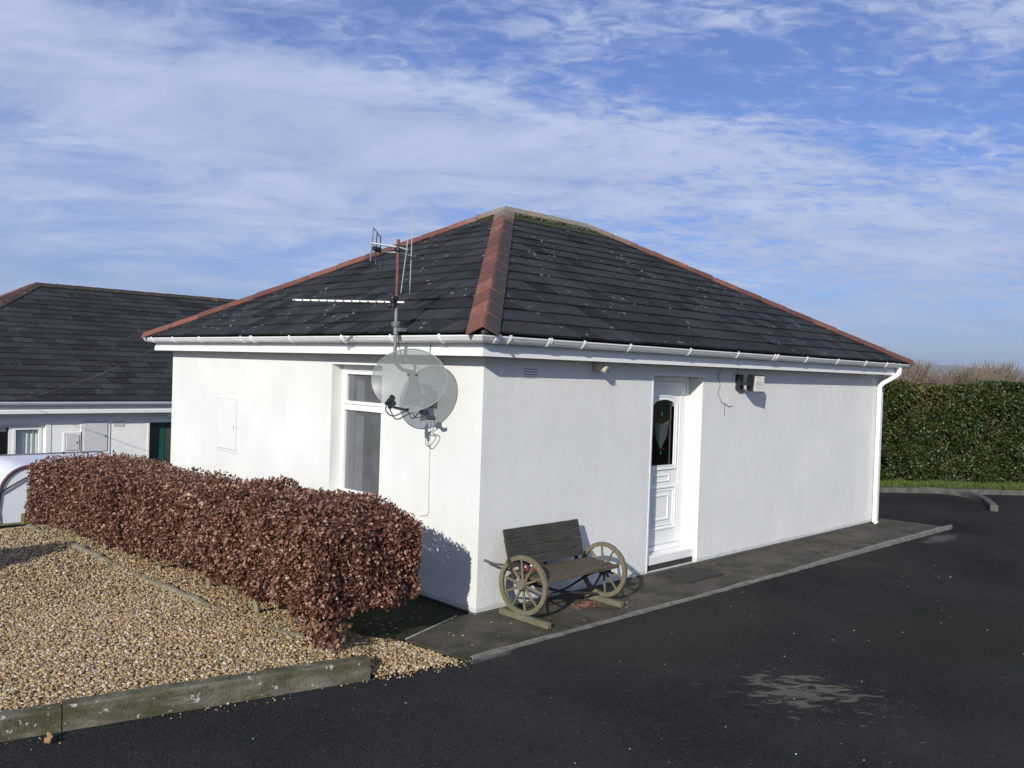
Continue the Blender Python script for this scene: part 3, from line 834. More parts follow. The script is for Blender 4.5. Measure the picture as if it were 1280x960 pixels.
# ---- side window in the left wall
v0, v1, z0, z1 = HWN['v0'], HWN['v1'], HWN['z0'], HWN['z1']
def frame_rectY(mb, y0, y1, z0, z1, w, x0, x1, bev=.004):
    mb.box((x0, y0, z0), (x1, y0+w, z1), bev=bev); mb.box((x0, y1-w, z0), (x1, y1, z1), bev=bev)
    mb.box((x0+.0004, y0+w, z1-w), (x1-.0004, y1-w, z1), bev=bev); mb.box((x0+.0004, y0+w, z0), (x1-.0004, y1-w, z0+w), bev=bev)
mb = MB(); frame_rectY(mb, v0+.002, v1-.002, z0+.002, z1-.002, .062, .120, .185); mb.box((.1205, v0+.06, 1.615), (.1845, v1-.06, 1.675), bev=.004)
frame_rectY(mb, v0+.066, v1-.066, 1.678, z1-.066, .034, .108, .15)
wf = mb.build('window', M['pvc_clean'], H)
mb = MB(); mb.box((.138, v0+.09, 1.70), (.144, v1-.09, z1-.09)); mb.build('pane', M['glass'], wf, loc=(0,0,0))
mb = MB(); mb.box((.150, v0+.06, z0+.06), (.156, v1-.06, 1.62)); mb.build('pane', M['glass'], wf, loc=(0,0,0))
mb = MB(); mb.box((-.04, v0+.001, z0-.03), (.125, v1-.001, z0+.0015), bev=.006); mb.build('sill', M['bead'], wf, loc=(0,0,0))
def drape(mb, x, y0, y1, z0, z1, amp=.02, n=40, k=9, th_=.006):
    vs = []; 
    for z in (z0, z1):
        for i in range(n+1):
            y = y0+(y1-y0)*i/n; vs.append((x+amp*math.sin(i/n*k*2*math.pi), y, z))
    m_ = n+1; mb.add(vs + [(a+th_, b, c) for a, b, c in vs], [(i, i+1, m_+i+1, m_+i) for i in range(n)] + [(2*m_+i, 2*m_+i+1, 3*m_+i+1, 3*m_+i) for i in range(n)])
mb = MB(); drape(mb, .25, v1-.24, v1-.10, z0+.02, z1+.05, .014, 40, 3); mb.build('curtain', M['curtain'], wf, loc=(0,0,0))
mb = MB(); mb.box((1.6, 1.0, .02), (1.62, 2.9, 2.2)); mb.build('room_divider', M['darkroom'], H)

# ---- fixtures on the house (each a thing of its own)
T = thing('meter_box', (0, 4.715, .98), 'flat white recessed meter cupboard on the sunlit side wall of the near house', 'meter box')
mb = MB(); frame_rectY(mb, 4.43, 5.0, .955, 1.64, .030, -.010, .004, .003); mb.build('frame', M['render'], T)
mb = MB(); mb.box((-.024, 4.466, .991), (.003, 4.964, 1.604), bev=.003); dr = mb.build('door', simple('grp_door', (.72, .73, .71), .5, .03), T)
mb = MB(); mb.box((-.027, 4.508, 1.262), (-.0235, 4.520, 1.282)); mb.build('latch', M['rubber'], dr, loc=(0,0,0))

mb = MB()
for k in range(4): mb.box((.47, -.004, 2.028+k*.024), (.65, .0, 2.034+k*.024))
mb.box((.462, -.0025, 2.018), (.658, .0005, 2.116))
vent = thing('wall_vent', (.56, 0, 2.02), 'small louvred vent high on the textured wall near the house corner', 'vent')
mb2 = MB(); mb2.box((.462, -.004, 2.018), (.658, .001, 2.116), bev=.0015); mb2.build('plate', M['roughcast'], vent)
mb = MB()
for k in range(4): mb.box((.475, -.0055, 2.028+k*.024), (.645, -.0035, 2.035+k*.024))
mb.build('slots', M['plinth'], vent)

T = thing('security_sensor', (1.46, -.01, 2.14), 'small cream sensor lamp tucked under the eave between the vent and the door', 'sensor')
mb = MB(); mb.box((1.405, -.035, 2.10), (1.475, 0, 2.19), bev=.006); mb.build('base', M['cream'], T)
mb = MB(); mb.tube([(1.44, -.03, 2.15), (1.455, -.09, 2.135), (1.47, -.14, 2.12)], [.030, .034, .036], 12); mb.build('body', M['cream'], T, smooth=True)
mb = MB(); mb.tube([(1.470, -.140, 2.12), (1.474, -.152, 2.117)], [.028, .022], 12); mb.build('lens', M['glass'], T)

T = thing('floodlight', (4.06, -.02, 2.03), 'black halogen floodlight with pale square front fixed under the eave right of the door', 'floodlight')
mb = MB(); mb.box((3.985, -.06, 1.945), (4.07, 0, 2.125), bev=.006); mb.box((3.99, -.19, 2.0), (4.03, -.05, 2.03)); mb.tube([(4.0, -.14, 2.02), (4.05, -.18, 1.99)], .012, 8); mb.build('bracket', M['black'], T)
Mx = Matrix.Translation((4.145, -.20, 2.025)) @ Matrix.Rotation(R(-14), 4, 'Z') @ Matrix.Rotation(R(6), 4, 'X')
mb = MB(); mb.box((-.085, -.02, -.100), (.085, .09, .100), Mx, .008); mb.box((-.05, .09, -.06), (.05, .13, .06), Mx, .006); mb.build('housing', M['black'], T)
mb = MB(); mb.box((-.075, -.028, -.090), (.075, -.0195, .090), Mx); mb.build('glass_front', simple('milky_glass', (.6, .6, .57), .3, .25, 25), T)
mb = MB(); mb.box((-.05, -.030, -.02), (.05, -.0285, .02), Mx); mb.build('tube_lamp', M['cream'], T)
# loose cables on the wall by the floodlight
mb = MB(); pth = [(3.62, -.05, 2.20), (3.60, -.008, 2.10), (3.66, -.006, 2.0), (3.62, -.006, 1.90), (3.70, -.006, 1.80), (3.86, -.007, 1.745), (3.93, -.007, 1.76)]
mb.tube(pth, .0035, 6); mb.tube([(3.76, -.008, 1.77), (3.77, -.007, 1.70), (3.765, -.007, 1.64)], .003, 6)
mb.tube([(3.985, -.03, 2.12), (3.99, -.02, 2.20)], .004, 6)
tag(mb.build('cable', M['grey_steel']), 'thin grey cable looping down the textured wall left of the floodlight', 'cable')
mb = MB(); mb.tube([(-.005, .69, 1.60), (-.006, .692, 1.4), (-.005, .688, 1.1), (-.006, .680, .78), (-.006, .70, .74), (-.006, .80, .72)], .0045, 6)
tag(mb.build('cable', M['lead']), 'pale cable running straight down the sunlit wall below the dish', 'cable')

# ---- downpipe
T = thing('downpipe', (7.93, -.05, 0), 'white round downpipe with swan neck at the far right corner of the house', 'downpipe')
mb = MB(); px = 7.90; py = -.052
mb.tube([(px, py, .0), (px, py, 1.0), (px, py, 1.98)], .034, 16)
mb.build('pipe', M['pvc_clean'], T, smooth=True)
mb = MB(); mb.tube([(px, py, 1.94), (px, py, 2.02), (px+.03, py-.03, 2.07), (px+.18, -GC+.02, 2.19), (px+.215, -GC, 2.24), (px+.215, -GC, 2.312)], [.037, .036, .036, .036, .036, .037], 16)
mb.build('swan_neck', M['pvc_clean'], T, smooth=True)
for z in (1.02, 1.90):
    mb = MB(); mb.tube([(px, py, z-.03), (px, py, z+.03)], .040, 16); mb.build('collar', M['pvc_clean'], T, smooth=True)
mb = MB(); mb.tube([(px, py, .04), (px, py-.01, .01), (px, py-.04, -.015)], .037, 14); mb.build('shoe', M['pvc_clean'], T, smooth=True)

# ---- door mat
T = thing('door_mat', (2.79, -.26, -.025), 'worn grey rubber honeycomb mat lying in front of the white door', 'door mat')
mb = MB(); x0, x1, y0, y1 = 2.50, 3.12, -.46, -.09
nx_, ny_ = 13, 8
for i in range(nx_+1):
    x = x0+(x1-x0)*i/nx_; mb.box((x-.007, y0, -.024), (x+.007, y1, -.009))
for j in range(ny_+1):
    y = y0+(y1-y0)*j/ny_; mb.box((x0-.012, y-.006, -.0245), (x1+.012, y+.006, -.0095))
mb.build('grid', simple('dusty_rubber', (.030, .030, .029), .8, .3, 12), T)

# ------------------------------------------------------------------ satellite dish
DC = Vector((-.355, .575, 1.975)); DN = Vector((-.918, -.385, .10)).normalized()
DH = Vector((0, 0, 1)).cross(DN).normalized(); DV = DN.cross(DH).normalized()
T = thing('satellite_dish', (0, .60, 1.72), 'oval see-through smoky satellite dish on the corner of the white house', 'satellite dish')
mb = MB(); A_, B_ = .375, .272; vs = []; nr, na = 9, 56
for lay in (0, 1):
    for i in range(nr+1):
        r_ = i/nr
        for k in range(na):
            a = 2*math.pi*k/na
            p = DC + DH*(A_*r_*math.cos(a)) + DV*(B_*r_*math.sin(a)) + DN*(.055*r_*r_ - .055 - (.004 if lay else 0)*1)
            vs.append(p)
fs = []; L1 = (nr+1)*na
for lay in (0, 1):
    for i in range(nr):
        for k in range(na):
            a, b = lay*L1+i*na+k, lay*L1+i*na+(k+1) % na; fs.append((a, b, b+na, a+na))
for k in range(na): fs.append((nr*na+k, nr*na+(k+1) % na, L1+nr*na+(k+1) % na, L1+nr*na+k))
mb.add(vs, fs); mb.build('reflector', M['dish'], T, smooth=True)
mb = MB(); mb.tube([DC + DH*(A_*math.cos(a)) + DV*(B_*math.sin(a)) for a in np.linspace(0, 2*math.pi, 64, endpoint=False)], .0045, 6, closed=True)
mb.build('rim', simple('dish_rim', (.28, .31, .31), .4), T, smooth=True)
bk = DC - DN*.075
mb = MB()
pl = [(-.055, .075), (.055, .075), (.045, -.03), (.10, -.22), (-.10, -.22), (-.045, -.03)]
mb.prism([bk + DH*a + DV*b for a, b in pl], -DN*.006); mb.build('back_plate', M['grey_steel'], T)
for a, b in ((-.04, .05), (.04, .05), (0, -.20)):
    mb = MB(); mb.tube([DC+DH*a+DV*b-DN*.052, DC+DH*a+DV*b-DN*.040], .008, 8); mb.build('bolt', M['rubber'], T)
wy = .66
mb = MB(); mb.tube([(0, wy, 1.80), (-.10, wy, 1.80), (-.16, wy+.01, 1.84), (-.19, wy+.03, 2.02)], .019, 10); mb.box((-.006, wy-.05, 1.72), (0, wy+.05, 1.88)); 
mb.tube([bk-DN*.01, Vector((-.19, wy+.03, 1.96))], .028, 8); mb.build('wall_bracket', M['grey_steel'], T, smooth=False)
lnb = Vector((-.665, .425, 1.80)); base_ = DC - DV*.245 - DN*.02
mb = MB(); mb.tube([base_-DN*.03, base_+DN*.03-DV*.02, lnb-DV*.045-DN*.02], [.012, .012, .010], 8); mb.build('arm', M['black'], T)
mb = MB(); dl = (DC-lnb).normalized()
mb.tube([lnb-dl*.05, lnb, lnb+dl*.03, lnb+dl*.055], [.018, .022, .020, .029], 12)
mb.tube([lnb+DH*.03-DV*.03-dl*.05, lnb+DH*.03-DV*.03+dl*.03], [.018, .024], 10); mb.build('receiver_head', M['black'], T, smooth=True)
def smooth(pts, k=6):
    pts = [Vector(p) for p in pts]; o_ = []
    for i in range(len(pts)-1):
        p0, p1, p2, p3 = pts[max(i-1, 0)], pts[i], pts[i+1], pts[min(i+2, len(pts)-1)]
        for j in range(k):
            f = j/k; o_.append(.5*((2*p1)+(p2-p0)*f+(2*p0-5*p1+4*p2-p3)*f*f+(3*p1-p0-3*p2+p3)*f**3))
    return o_+[pts[-1]]
mb = MB()
mb.tube(smooth([lnb-dl*.05, lnb-dl*.05-DV*.06, lnb+DH*.05-DV*.125, lnb+DH*.13-DV*.13+dl*.1, base_+DH*.05-DV*.09, base_+DH*.10-DV*.03-DN*.03, base_+DH*.09-DN*.08]), .005, 6)
mb.tube(smooth([lnb+DH*.03-DV*.04-dl*.04, lnb+DH*.03-DV*.10, lnb+DH*.09-DV*.15, lnb+DH*.18-DV*.14+dl*.1, base_+DH*.08-DV*.08, base_+DH*.14-DV*.06-DN*.04]), .005, 6)
mb.build('coax', M['black'], T, smooth=True)
mb = MB(); c = DC+DH*.15-DV*.275-DN*.05
mb.box((c.x-.03, c.y-.035, c.z-.018), (c.x+.03, c.y+.035, c.z+.022), bev=.008); c2 = c+DH*.06-DV*.045
mb.tube([c, c2, c2+DH*.05], [.012, .02, .016], 8); mb.build('splitter', M['black'], T)

# ------------------------------------------------------------------ aerial mast and aerials
mx_, my_ = -.365, .775
T = thing('aerial_mast', (0, .60, 2.0), 'half rusty aerial pole rising in front of the gutter beside the dish', 'mast')
mb = MB(); mb.tube([(mx_, my_, 2.60), (mx_, my_+.003, 3.21)], .0155, 10); mb.build('upper_pole', M['rust'], T, smooth=True)
mb = MB(); mb.tube([(mx_, my_, 2.63), (mx_, my_, 2.2), (mx_+.005, my_, 2.12), (mx_+.04, my_-.06, 2.06), (mx_+.10, my_-.15, 2.04), (-.19, wy+.04, 2.02)], [.017, .017, .017, .017, .017, .017], 10); mb.build('lower_pole', M['grey_steel'], T, smooth=True)
mb = MB(); mb.tube([(mx_, my_, 2.44), (mx_, my_, 2.475), (mx_, my_, 2.485)], [.040, .044, .03], 12); mb.tube([(mx_, my_, 2.37), (mx_, my_, 2.44)], [.024, .024], 10); mb.box((mx_+.01, my_-.05, 2.40), (mx_+.08, my_-.01, 2.43)); mb.build('clamp', M['grey_steel'], T, smooth=True)
mb = MB(); mb.tube([(-.18, .50, 2.31), (-.19, .50, 2.25), (-.20, .49, 2.1)], .003, 6); mb.tube([(mx_+.02, my_-.01, 2.6), (mx_+.024, my_-.014, 2.3), (mx_+.05, my_-.06, 2.10)], .0035, 6); mb.build('coax', M['black'], T)

# long yagi
BD = Vector((-.725, .689, -.012)).normalized(); b0 = Vector((mx_-.025, my_-.02, 2.655)); EL = Vector((BD.y, -BD.x, 0)).normalized()
T = thing('yagi_aerial', (mx_, my_, 2.62), 'long horizontal comb aerial with pale boom halfway up the rusty pole', 'aerial')
mb = MB(); mb.box((-.075, -.006, -.0065), (.905, .006, .0065), Matrix.Translation(b0) @ BD.to_track_quat('X', 'Z').to_matrix().to_4x4()); mb.build('boom', M['alu'], T)
mb = MB()
for k in range(12):
    s_ = .10 + k*.072 if k < 12 else 0
    c = b0+BD*s_+Vector((0,0,.004)); l_ = .085 - .0015*k; E2_ = (EL+Vector((0,0,.16))+BD*.12).normalized()
    mb.tube([c-E2_*l_, c+E2_*l_], .0042, 5)
mb.build('elements', M['black'], T)
mb = MB()
c = b0+BD*.02; mb.box((c.x-.03, c.y-.03, c.z-.005), (c.x+.03, c.y+.03, c.z+.055), bev=.008); mb.box((c.x-.02, c.y-.02, c.z-.045), (c.x+.02, c.y+.02, c.z-.005), bev=.006)
mb.tube([c+EL*.1+Vector((0,0,.025)), c-EL*.1+Vector((0,0,.025))], .009, 6); mb.tube([c+BD*.02-Vector((0,0,.03)), c+BD*.05-Vector((0,0,.045))], .015, 8); mb.build('dipole_box', M['black'], T)
# upper aerial with loop and vertical rods
T = thing('loop_aerial', (mx_, my_, 3.1), 'open aerial with square loop and tall thin rods at the top of the pole', 'aerial')
mb = MB(); mb.tube([(-.535, .952, 3.172), (mx_, my_-.02, 3.138), (-.300, .722, 3.122)], .009, 8); mb.tube([(-.39, 1.02, 3.115), (-.345, .80, 3.10), (-.176, .815, 3.085)], .008, 8); mb.build('boom', M['alu'], T)
mb = MB(); mb.tube([(-.274, .71, 3.513), (-.338, .754, 2.741)], .0045, 6); mb.tube([(-.178, .825, 3.443), (-.191, .82, 2.742)], .0045, 6); mb.build('rods', M['alu'], T)
mb = MB(); mb.tube([(-.518, .942, 3.309), (-.384, 1.019, 3.246), (-.391, 1.019, 2.964), (-.535, .952, 3.015)], .0065, 6, closed=True); mb.tube([(-.45, .985, 3.27), (-.46, .985, 2.99)], .0055, 6); mb.build('loop', M['grey_steel'], T)
mb = MB(); mb.tube([(-.50, .955, 3.13), (-.43, .96, 3.125)], [.024, .024], 12); mb.build('hub', M['black'], T)
mb = MB(); mb.box((-.39, .75, 3.10), (-.34, .80, 3.16), bev=.006); mb.build('clamp', M['black'], T)

# ------------------------------------------------------------------ wagon wheel bench
BX0, BX1 = .235, 1.255
T = thing('wheel_bench', ((BX0+BX1)/2, -.32, -.025), 'weathered garden bench with wagon wheel arms standing against the white wall', 'bench')
def wheel(x, yc, zc, rad, tilt, label=None):
    Mx = Matrix.Translation((x, yc, zc)) @ Matrix.Rotation(R(tilt), 4, 'Z')
    wh = MB(); n = 40; rin = rad-.038; wd = .032
    # rim
    vs = []
    for k in range(n):
        a = 2*math.pi*k/n
        for (r_, xx) in ((rad, -wd/2), (rad, wd/2), (rin, wd/2), (rin, -wd/2)):
            jj = 1+.004*math.sin(k*3.1)
            vs.append(Mx @ Vector((xx, r_*jj*math.cos(a), r_*jj*math.sin(a))))
    fs = []
    for k in range(n):
        j = (k+1) % n
        for q_ in range(4): fs.append((k*4+q_, k*4+(q_+1) % 4, j*4+(q_+1) % 4, j*4+q_))
    wh.add(vs, fs); w_ = wh.build('wheel', M['wheelwood'], T)
    mb = MB()
    for k in range(10):
        a = 2*math.pi*(k+.3)/10; d = Vector((0, math.cos(a), math.sin(a)))
        mb.tube([Mx @ (d*.03), Mx @ (d*.11), Mx @ (d*(rin+.008))], [.013, .0115, .009], 8)
    mb.build('spokes', M['wheelwood'], w_, loc=(0,0,0), smooth=True)
    mb = MB(); mb.tube([Mx @ Vector((-.055, 0, 0)), Mx @ Vector((-.03, 0, 0)), Mx @ Vector((.03, 0, 0)), Mx @ Vector((.05, 0, 0))], [.032, .045, .045, .03], 14); mb.build('hub', M['wheelwood'], w_, loc=(0,0,0), smooth=True)
    w_.location = -Vector(T.location)
WR = .252
wheel(BX0, -.325, .020+WR, WR, 8); wheel(BX1, -.355, .020+WR, WR, 6)
for x, y0_, y1_, tw in ((BX0-.01, -.07, -.655, .0), (BX1-.035, -.13, -.62, .0)):
    mb = MB(); mb.box((x-.028, y1_, -.024), (x+.028, y0_, .028), bev=.008); mb.build('skid', M['wheelwood'], T)
def plank(name, c, l, wdt, tck, M3, m, seed):
    mb = MB(); rs = random.Random(seed); n = 16; vs = []
    for i in range(n+1):
        x = -l/2+l*i/n
        for (y, z) in ((-wdt/2, -tck/2), (wdt/2, -tck/2), (wdt/2, tck/2), (-wdt/2, tck/2)):
            vs.append(M3 @ Vector((x, y+rs.uniform(-.0018, .0018), z+.002*math.sin(i*.8+seed)+rs.uniform(-.0008, .0008))))
    fs = [(i*4+q_, i*4+(q_+1) % 4, (i+1)*4+(q_+1) % 4, (i+1)*4+q_) for i in range(n) for q_ in range(4)] + [(3,2,1,0), tuple(n*4+q_ for q_ in range(4))]
    mb.add(vs, fs); return mb.build(name, m, T)
# backrest: four planks, leaning
top_ = Vector((0, -.105, .715)); bot_ = Vector((0, -.215, .400)); dd = (top_-bot_); ang = math.atan2(dd.z, dd.y)
cx_ = .665
for k in range(4):
    f = (k+.5)/4; c = bot_.lerp(top_, f)
    Mp = Matrix.Translation((cx_+.004*(k % 2)-.02*(1-f), c.y, c.z)) @ Matrix.Rotation(ang, 4, 'X')
    plank('back_plank', c, .955, .079, .020, Mp, M['plank'], k)
for x in (.26, 1.09):
    mb = MB()
    Mp = Matrix.Translation((x, (top_.y+bot_.y)/2+.022, .50)) @ Matrix.Rotation(ang, 4, 'X'); mb.box((-.018, -.24, -.032), (.018, .19, -.012), Mp, .003); mb.build('back_post', M['plank'], T)
mb = MB(); Mp = Matrix.Translation((.66, (top_.y+bot_.y)/2+.022, .55)) @ Matrix.Rotation(ang, 4, 'X'); mb.box((-.018, -.19, -.034), (.018, .16, -.012), Mp, .003)
mb.build('back_post', M['plank'], T)
for k, y in enumerate((-.235, -.325, -.415, -.50)):
    Mp = Matrix.Translation((.755, y, .352-.006*k)) @ Matrix.Rotation(R(-2), 4, 'X'); plank('seat_plank', None, .985, .082, .024, Mp, M['seatwood'], 10+k)
mb = MB()
for x in (.33, 1.17): mb.box((x-.02, -.50, .285), (x+.02, -.2, .334), bev=.004)
mb.box((.20, -.36, .262), (1.28, -.325, .290), bev=.004)
mb.build('seat_bearer', M['plank'], T)
mb = MB()
mb.tube([(.33, -.33, .27), (.75, -.30, .13), (1.2, -.34, .05)], .012, 8); mb.tube([(1.17, -.33, .27), (.8, -.30, .15), (.45, -.30, .12)], .010, 8)
mb.build('brace', M['plank'], T)
mb = MB(); mb.tube([(.01, -.07, .468), (.10, -.085, .43), (.30, -.12, .385)], .011, 8); mb.build('iron_rod', M['grey_steel'], T)
# cloth / flower on the seat
mb = MB()
for _ in range(9):
    c = Vector((.335+random.uniform(-.05, .05), -.30+random.uniform(-.05, .04), .385+random.uniform(0, .05))); r_ = random.uniform(.009, .017)
    mb.add([c+Vector(v)*r_*random.uniform(.6, 1.3) for v in ICO_V], [tuple(f) for f in ICO_F])
tag(mb.build('cloth_flower', [M['red'], M['bead']]), 'small crumpled red and white cloth flower behind the near bench wheel', 'ornament')
o = bpy.data.objects['cloth_flower']
for p_ in o.data.polygons: p_.material_index = 1 if (p_.index//20) % 3 == 0 else 0
# petals under the bench: many tiny fallen bits
mb = MB()
for _ in range(260):
    x = random.gauss(1.02, .11); y = random.gauss(-.36, .045); r_ = random.uniform(.004, .009); a = random.uniform(0, 6.28)
    c = Vector((x, y, -.021)); u_ = Vector((math.cos(a), math.sin(a), random.uniform(-.3, .3)))*r_; v_ = Vector((-math.sin(a), math.cos(a), random.uniform(0, .5)))*r_
    mb.add([c-u_-v_, c+u_-v_, c+u_+v_, c-u_+v_], [(0,1,2,3)])
o = mb.build('fallen_petals', mk_leaf('petal', [(0, (.25, .06, .05)), (.5, (.4, .22, .16)), (1, (.12, .06, .04))], .8, .1), kind='stuff')

# ------------------------------------------------------------------ beech hedge
def leaf_mesh(P, N, size, droop=.6, spread=.9, aspect=.62, fold=.16, curl=.15):
    n = len(P)
    t = N*rng.uniform(.1, .9, (n, 1)) + rng.normal(size=(n, 3))*spread; t[:, 2] -= droop
    t /= np.linalg.norm(t, axis=1)[:, None]
    s = np.cross(t, N + rng.normal(size=(n, 3))*.7); s /= np.linalg.norm(s, axis=1)[:, None]+1e-9
    w = np.cross(s, t)
    L = size[:, None]; W = L*aspect*.5*rng.uniform(.8, 1.2, (n, 1)); fo = L*fold*rng.uniform(-.4, 1.3, (n, 1)); cu = L*curl*rng.normal(size=(n, 1))
    b = P; mid = P + t*L*.5 + w*cu*-.5; tip = P + t*L + w*cu
    l1 = P + t*L*.38 - s*W + w*fo; r1 = P + t*L*.38 + s*W + w*fo
    l2 = P + t*L*.75 - s*W*.7 + w*fo*.8; r2 = P + t*L*.75 + s*W*.7 + w*fo*.8
    V = np.stack([b, mid, tip, l1, l2, r1, r2], 1).reshape(-1, 3)
    k = np.arange(n)[:, None]*7
    F = np.concatenate([k+np.array([[0, 1, 4, 3]]), k+np.array([[1, 2, 2, 4]]), k+np.array([[0, 5, 6, 1]]), k+np.array([[1, 6, 2, 2]])], 0)
    tri = np.concatenate([k+np.array([[0, 1, 3]]), k+np.array([[3, 1, 4]]), k+np.array([[1, 2, 4]]), k+np.array([[0, 5, 1]]), k+np.array([[5, 6, 1]]), k+np.array([[1, 6, 2]])], 0)
    return V, tri
def rnoise(a, b, f0, f1, n_, sd):
    r_ = np.random.default_rng(sd); o_ = 0
    for _ in range(n_):
        f_ = math.exp(r_.uniform(math.log(f0), math.log(f1))); t_ = r_.uniform(0, 6.28); o_ = o_ + np.sin(a*f_*math.cos(t_)+b*f_*math.sin(t_)+r_.uniform(0, 6.28))*(f0/f_)**.4
    return o_/math.sqrt(n_)*1.6
def wob(a, b, s):
    return np.sin(a*3.1+s)*.35+np.sin(a*7.3+b*5+s*2)*.3+np.sin(b*6.1-a*2.7+s)*.3+np.sin(a*15+b*13+s)*.2
HY0, HY1 = -.34, 6.35
def hx0(y): return -1.78 - .02*np.sin(y*2.2) + .0*y
def hx1(y): return -.90 + .03*np.sin(y*1.7) + .04*np.exp(-((y+.3)/.6)**2)
def hzb(y): return np.interp(y, [-.4, .1, 1.0, 1.4, 1.9, 2.4, 2.9, 3.9, 5, 6.4], [.36, .32, .31, .33, .33, .26, .22, .17, .11, -.02]) + .03*np.sin(y*9)+.015*np.sin(y*23)
def hzt(y): return np.interp(y, [-.4, -.1, .5, 1.5, 3, 3.6, 4.4, 5.5, 6.3], [.94, 1.0, 1.01, .97, .92, .88, .90, .86, .74]) + .018*np.sin(y*5.3)+.012*np.sin(y*13)
HB = thing('beech_hedge', (-1.4, 3, 0), 'clipped russet brown beech hedge between the gravel bed and the white house', 'hedge')
def sample_hedge(n):
    # cross-section perimeter: front(face -X), top, back, bottom ; ends
    u = rng.uniform(0, 1, n); y = rng.uniform(HY0, HY1, n)
    near = rng.uniform(0, 1, n) < .45; y = np.where(near, rng.uniform(HY0, 2.2, n), y)
    P = np.zeros((n, 3)); N = np.zeros((n, 3))
    x0, x1, zb, zt = hx0(y), hx1(y), hzb(y), hzt(y)
    face = rng.choice(6, n, p=[.44, .20, .10, .08, .13, .05])
    r = rng.uniform(0, 1, n)
    f = face == 0; P[f] = np.stack([x0[f], y[f], zb[f]+(zt-zb)[f]*r[f]], 1); N[f] = (-1, 0, 0)
    f = face == 1; P[f] = np.stack([x0[f]+(x1-x0)[f]*r[f], y[f], zt[f]], 1); N[f] = (0, 0, 1)
    f = face == 2; P[f] = np.stack([x1[f], y[f], zb[f]+(zt-zb)[f]*r[f]], 1); N[f] = (1, 0, 0)
    f = face == 3; P[f] = np.stack([x0[f]+(x1-x0)[f]*r[f], y[f], zb[f]], 1); N[f] = (0, 0, -1)
    for fc, yy, ny in ((4, HY0, -1), (5, HY1, 1)):
        f = face == fc; r2 = rng.uniform(0, 1, n); Y = np.full(n, yy)
        P[f] = np.stack([hx0(Y)[f]+(hx1(Y)-hx0(Y))[f]*r[f], Y[f], hzb(Y)[f]+(hzt(Y)-hzb(Y))[f]*r2[f]], 1); N[f] = (0, ny, 0)
    # round the box: pull corners in
    cx = (hx0(P[:, 1])+hx1(P[:, 1]))/2; cz = (hzb(P[:, 1])+hzt(P[:, 1]))/2
    ex = (P[:, 0]-cx)/((hx1(P[:, 1])-hx0(P[:, 1]))/2); ez = (P[:, 2]-cz)/((hzt(P[:, 1])-hzb(P[:, 1]))/2)
    eyn = np.clip((HY0+.25-P[:, 1])/.25, 0, 1); eyf = np.clip((P[:, 1]-HY1+.3)/.3, 0, 1); ey = np.maximum(eyn, eyf)
    q_ = 9.0; s = (np.abs(ex)**q_+np.abs(ez)**q_+ey**q_*.8)**(1/q_); s = np.maximum(s, 1)
    P[:, 0] = cx+(P[:, 0]-cx)/s; P[:, 2] = cz+(P[:, 2]-cz)/s**.8
    P[:, 1] = np.where(ey > 0, np.where(eyn > 0, HY0+.25-(HY0+.25-P[:, 1])/s, HY1-.3+(P[:, 1]-HY1+.3)/s), P[:, 1])
    dep = rng.exponential(.075, n) - .018
    wv = wob(P[:, 1]*1.6+P[:, 0], P[:, 2]*1.8, 1.3)*.028
    wv = wv + (rnoise(P[:, 1]+P[:, 0]*.7, P[:, 2]+P[:, 0]*.5, 9, 45, 36, 21)*.022)
    P -= N*(dep[:, None]) ; P += N*wv[:, None]
    return P, N, dep
P, N, dep = sample_hedge(135000)
# thin, hollow places
def hole(cy, cz, r, keep):
    global P, N, dep
    d = np.hypot(P[:, 1]-cy, (P[:, 2]-cz)*.8); k = (d > r*rng.uniform(.6, 1.2, len(P))) | (rng.uniform(0, 1, len(P)) < keep) | (P[:, 0] > -1.45)
    P, N, dep = P[k], N[k], dep[k]
hole(3.35, .72, .20, .12); hole(3.2, .48, .12, .2); hole(3.45, .86, .14, .3); hole(.55, .45, .07, .3); hole(4.3, .4, .06, .3); hole(2.75, .33, .12, .4); hole(1.0, .6, .06, .5); hole(5.2, .5, .06, .5)
sz = rng.uniform(.020, .041, len(P))
V1, F1 = leaf_mesh(P, N, sz, .55, .8)
# inner fill
n2 = 15000; y = rng.uniform(HY0+.12, HY1-.1, n2)
Pi = np.stack([hx0(y)+.13+(hx1(y)-hx0(y)-.26)*rng.uniform(0, 1, n2), y, hzb(y)+.08+(hzt(y)-hzb(y)-.18)*rng.uniform(0, 1, n2)], 1)
V2, F2 = leaf_mesh(Pi, rng.normal(size=(n2, 3)), rng.uniform(.05, .08, n2), .3, 1)
# hanging skirt near the front end
n3 = 1000; y = rng.normal(-.14, .10, n3); x = rng.normal(-1.60, .08, n3); z = rng.uniform(.09, .42, n3)
k = np.abs(x+1.58) < .05+.35*(z-.03); Ps = np.stack([x, y, z], 1)[k]
V3, F3 = leaf_mesh(Ps, np.tile([[-1., -.5, 0]], (len(Ps), 1)), rng.uniform(.028, .05, len(Ps)), .6, .8)
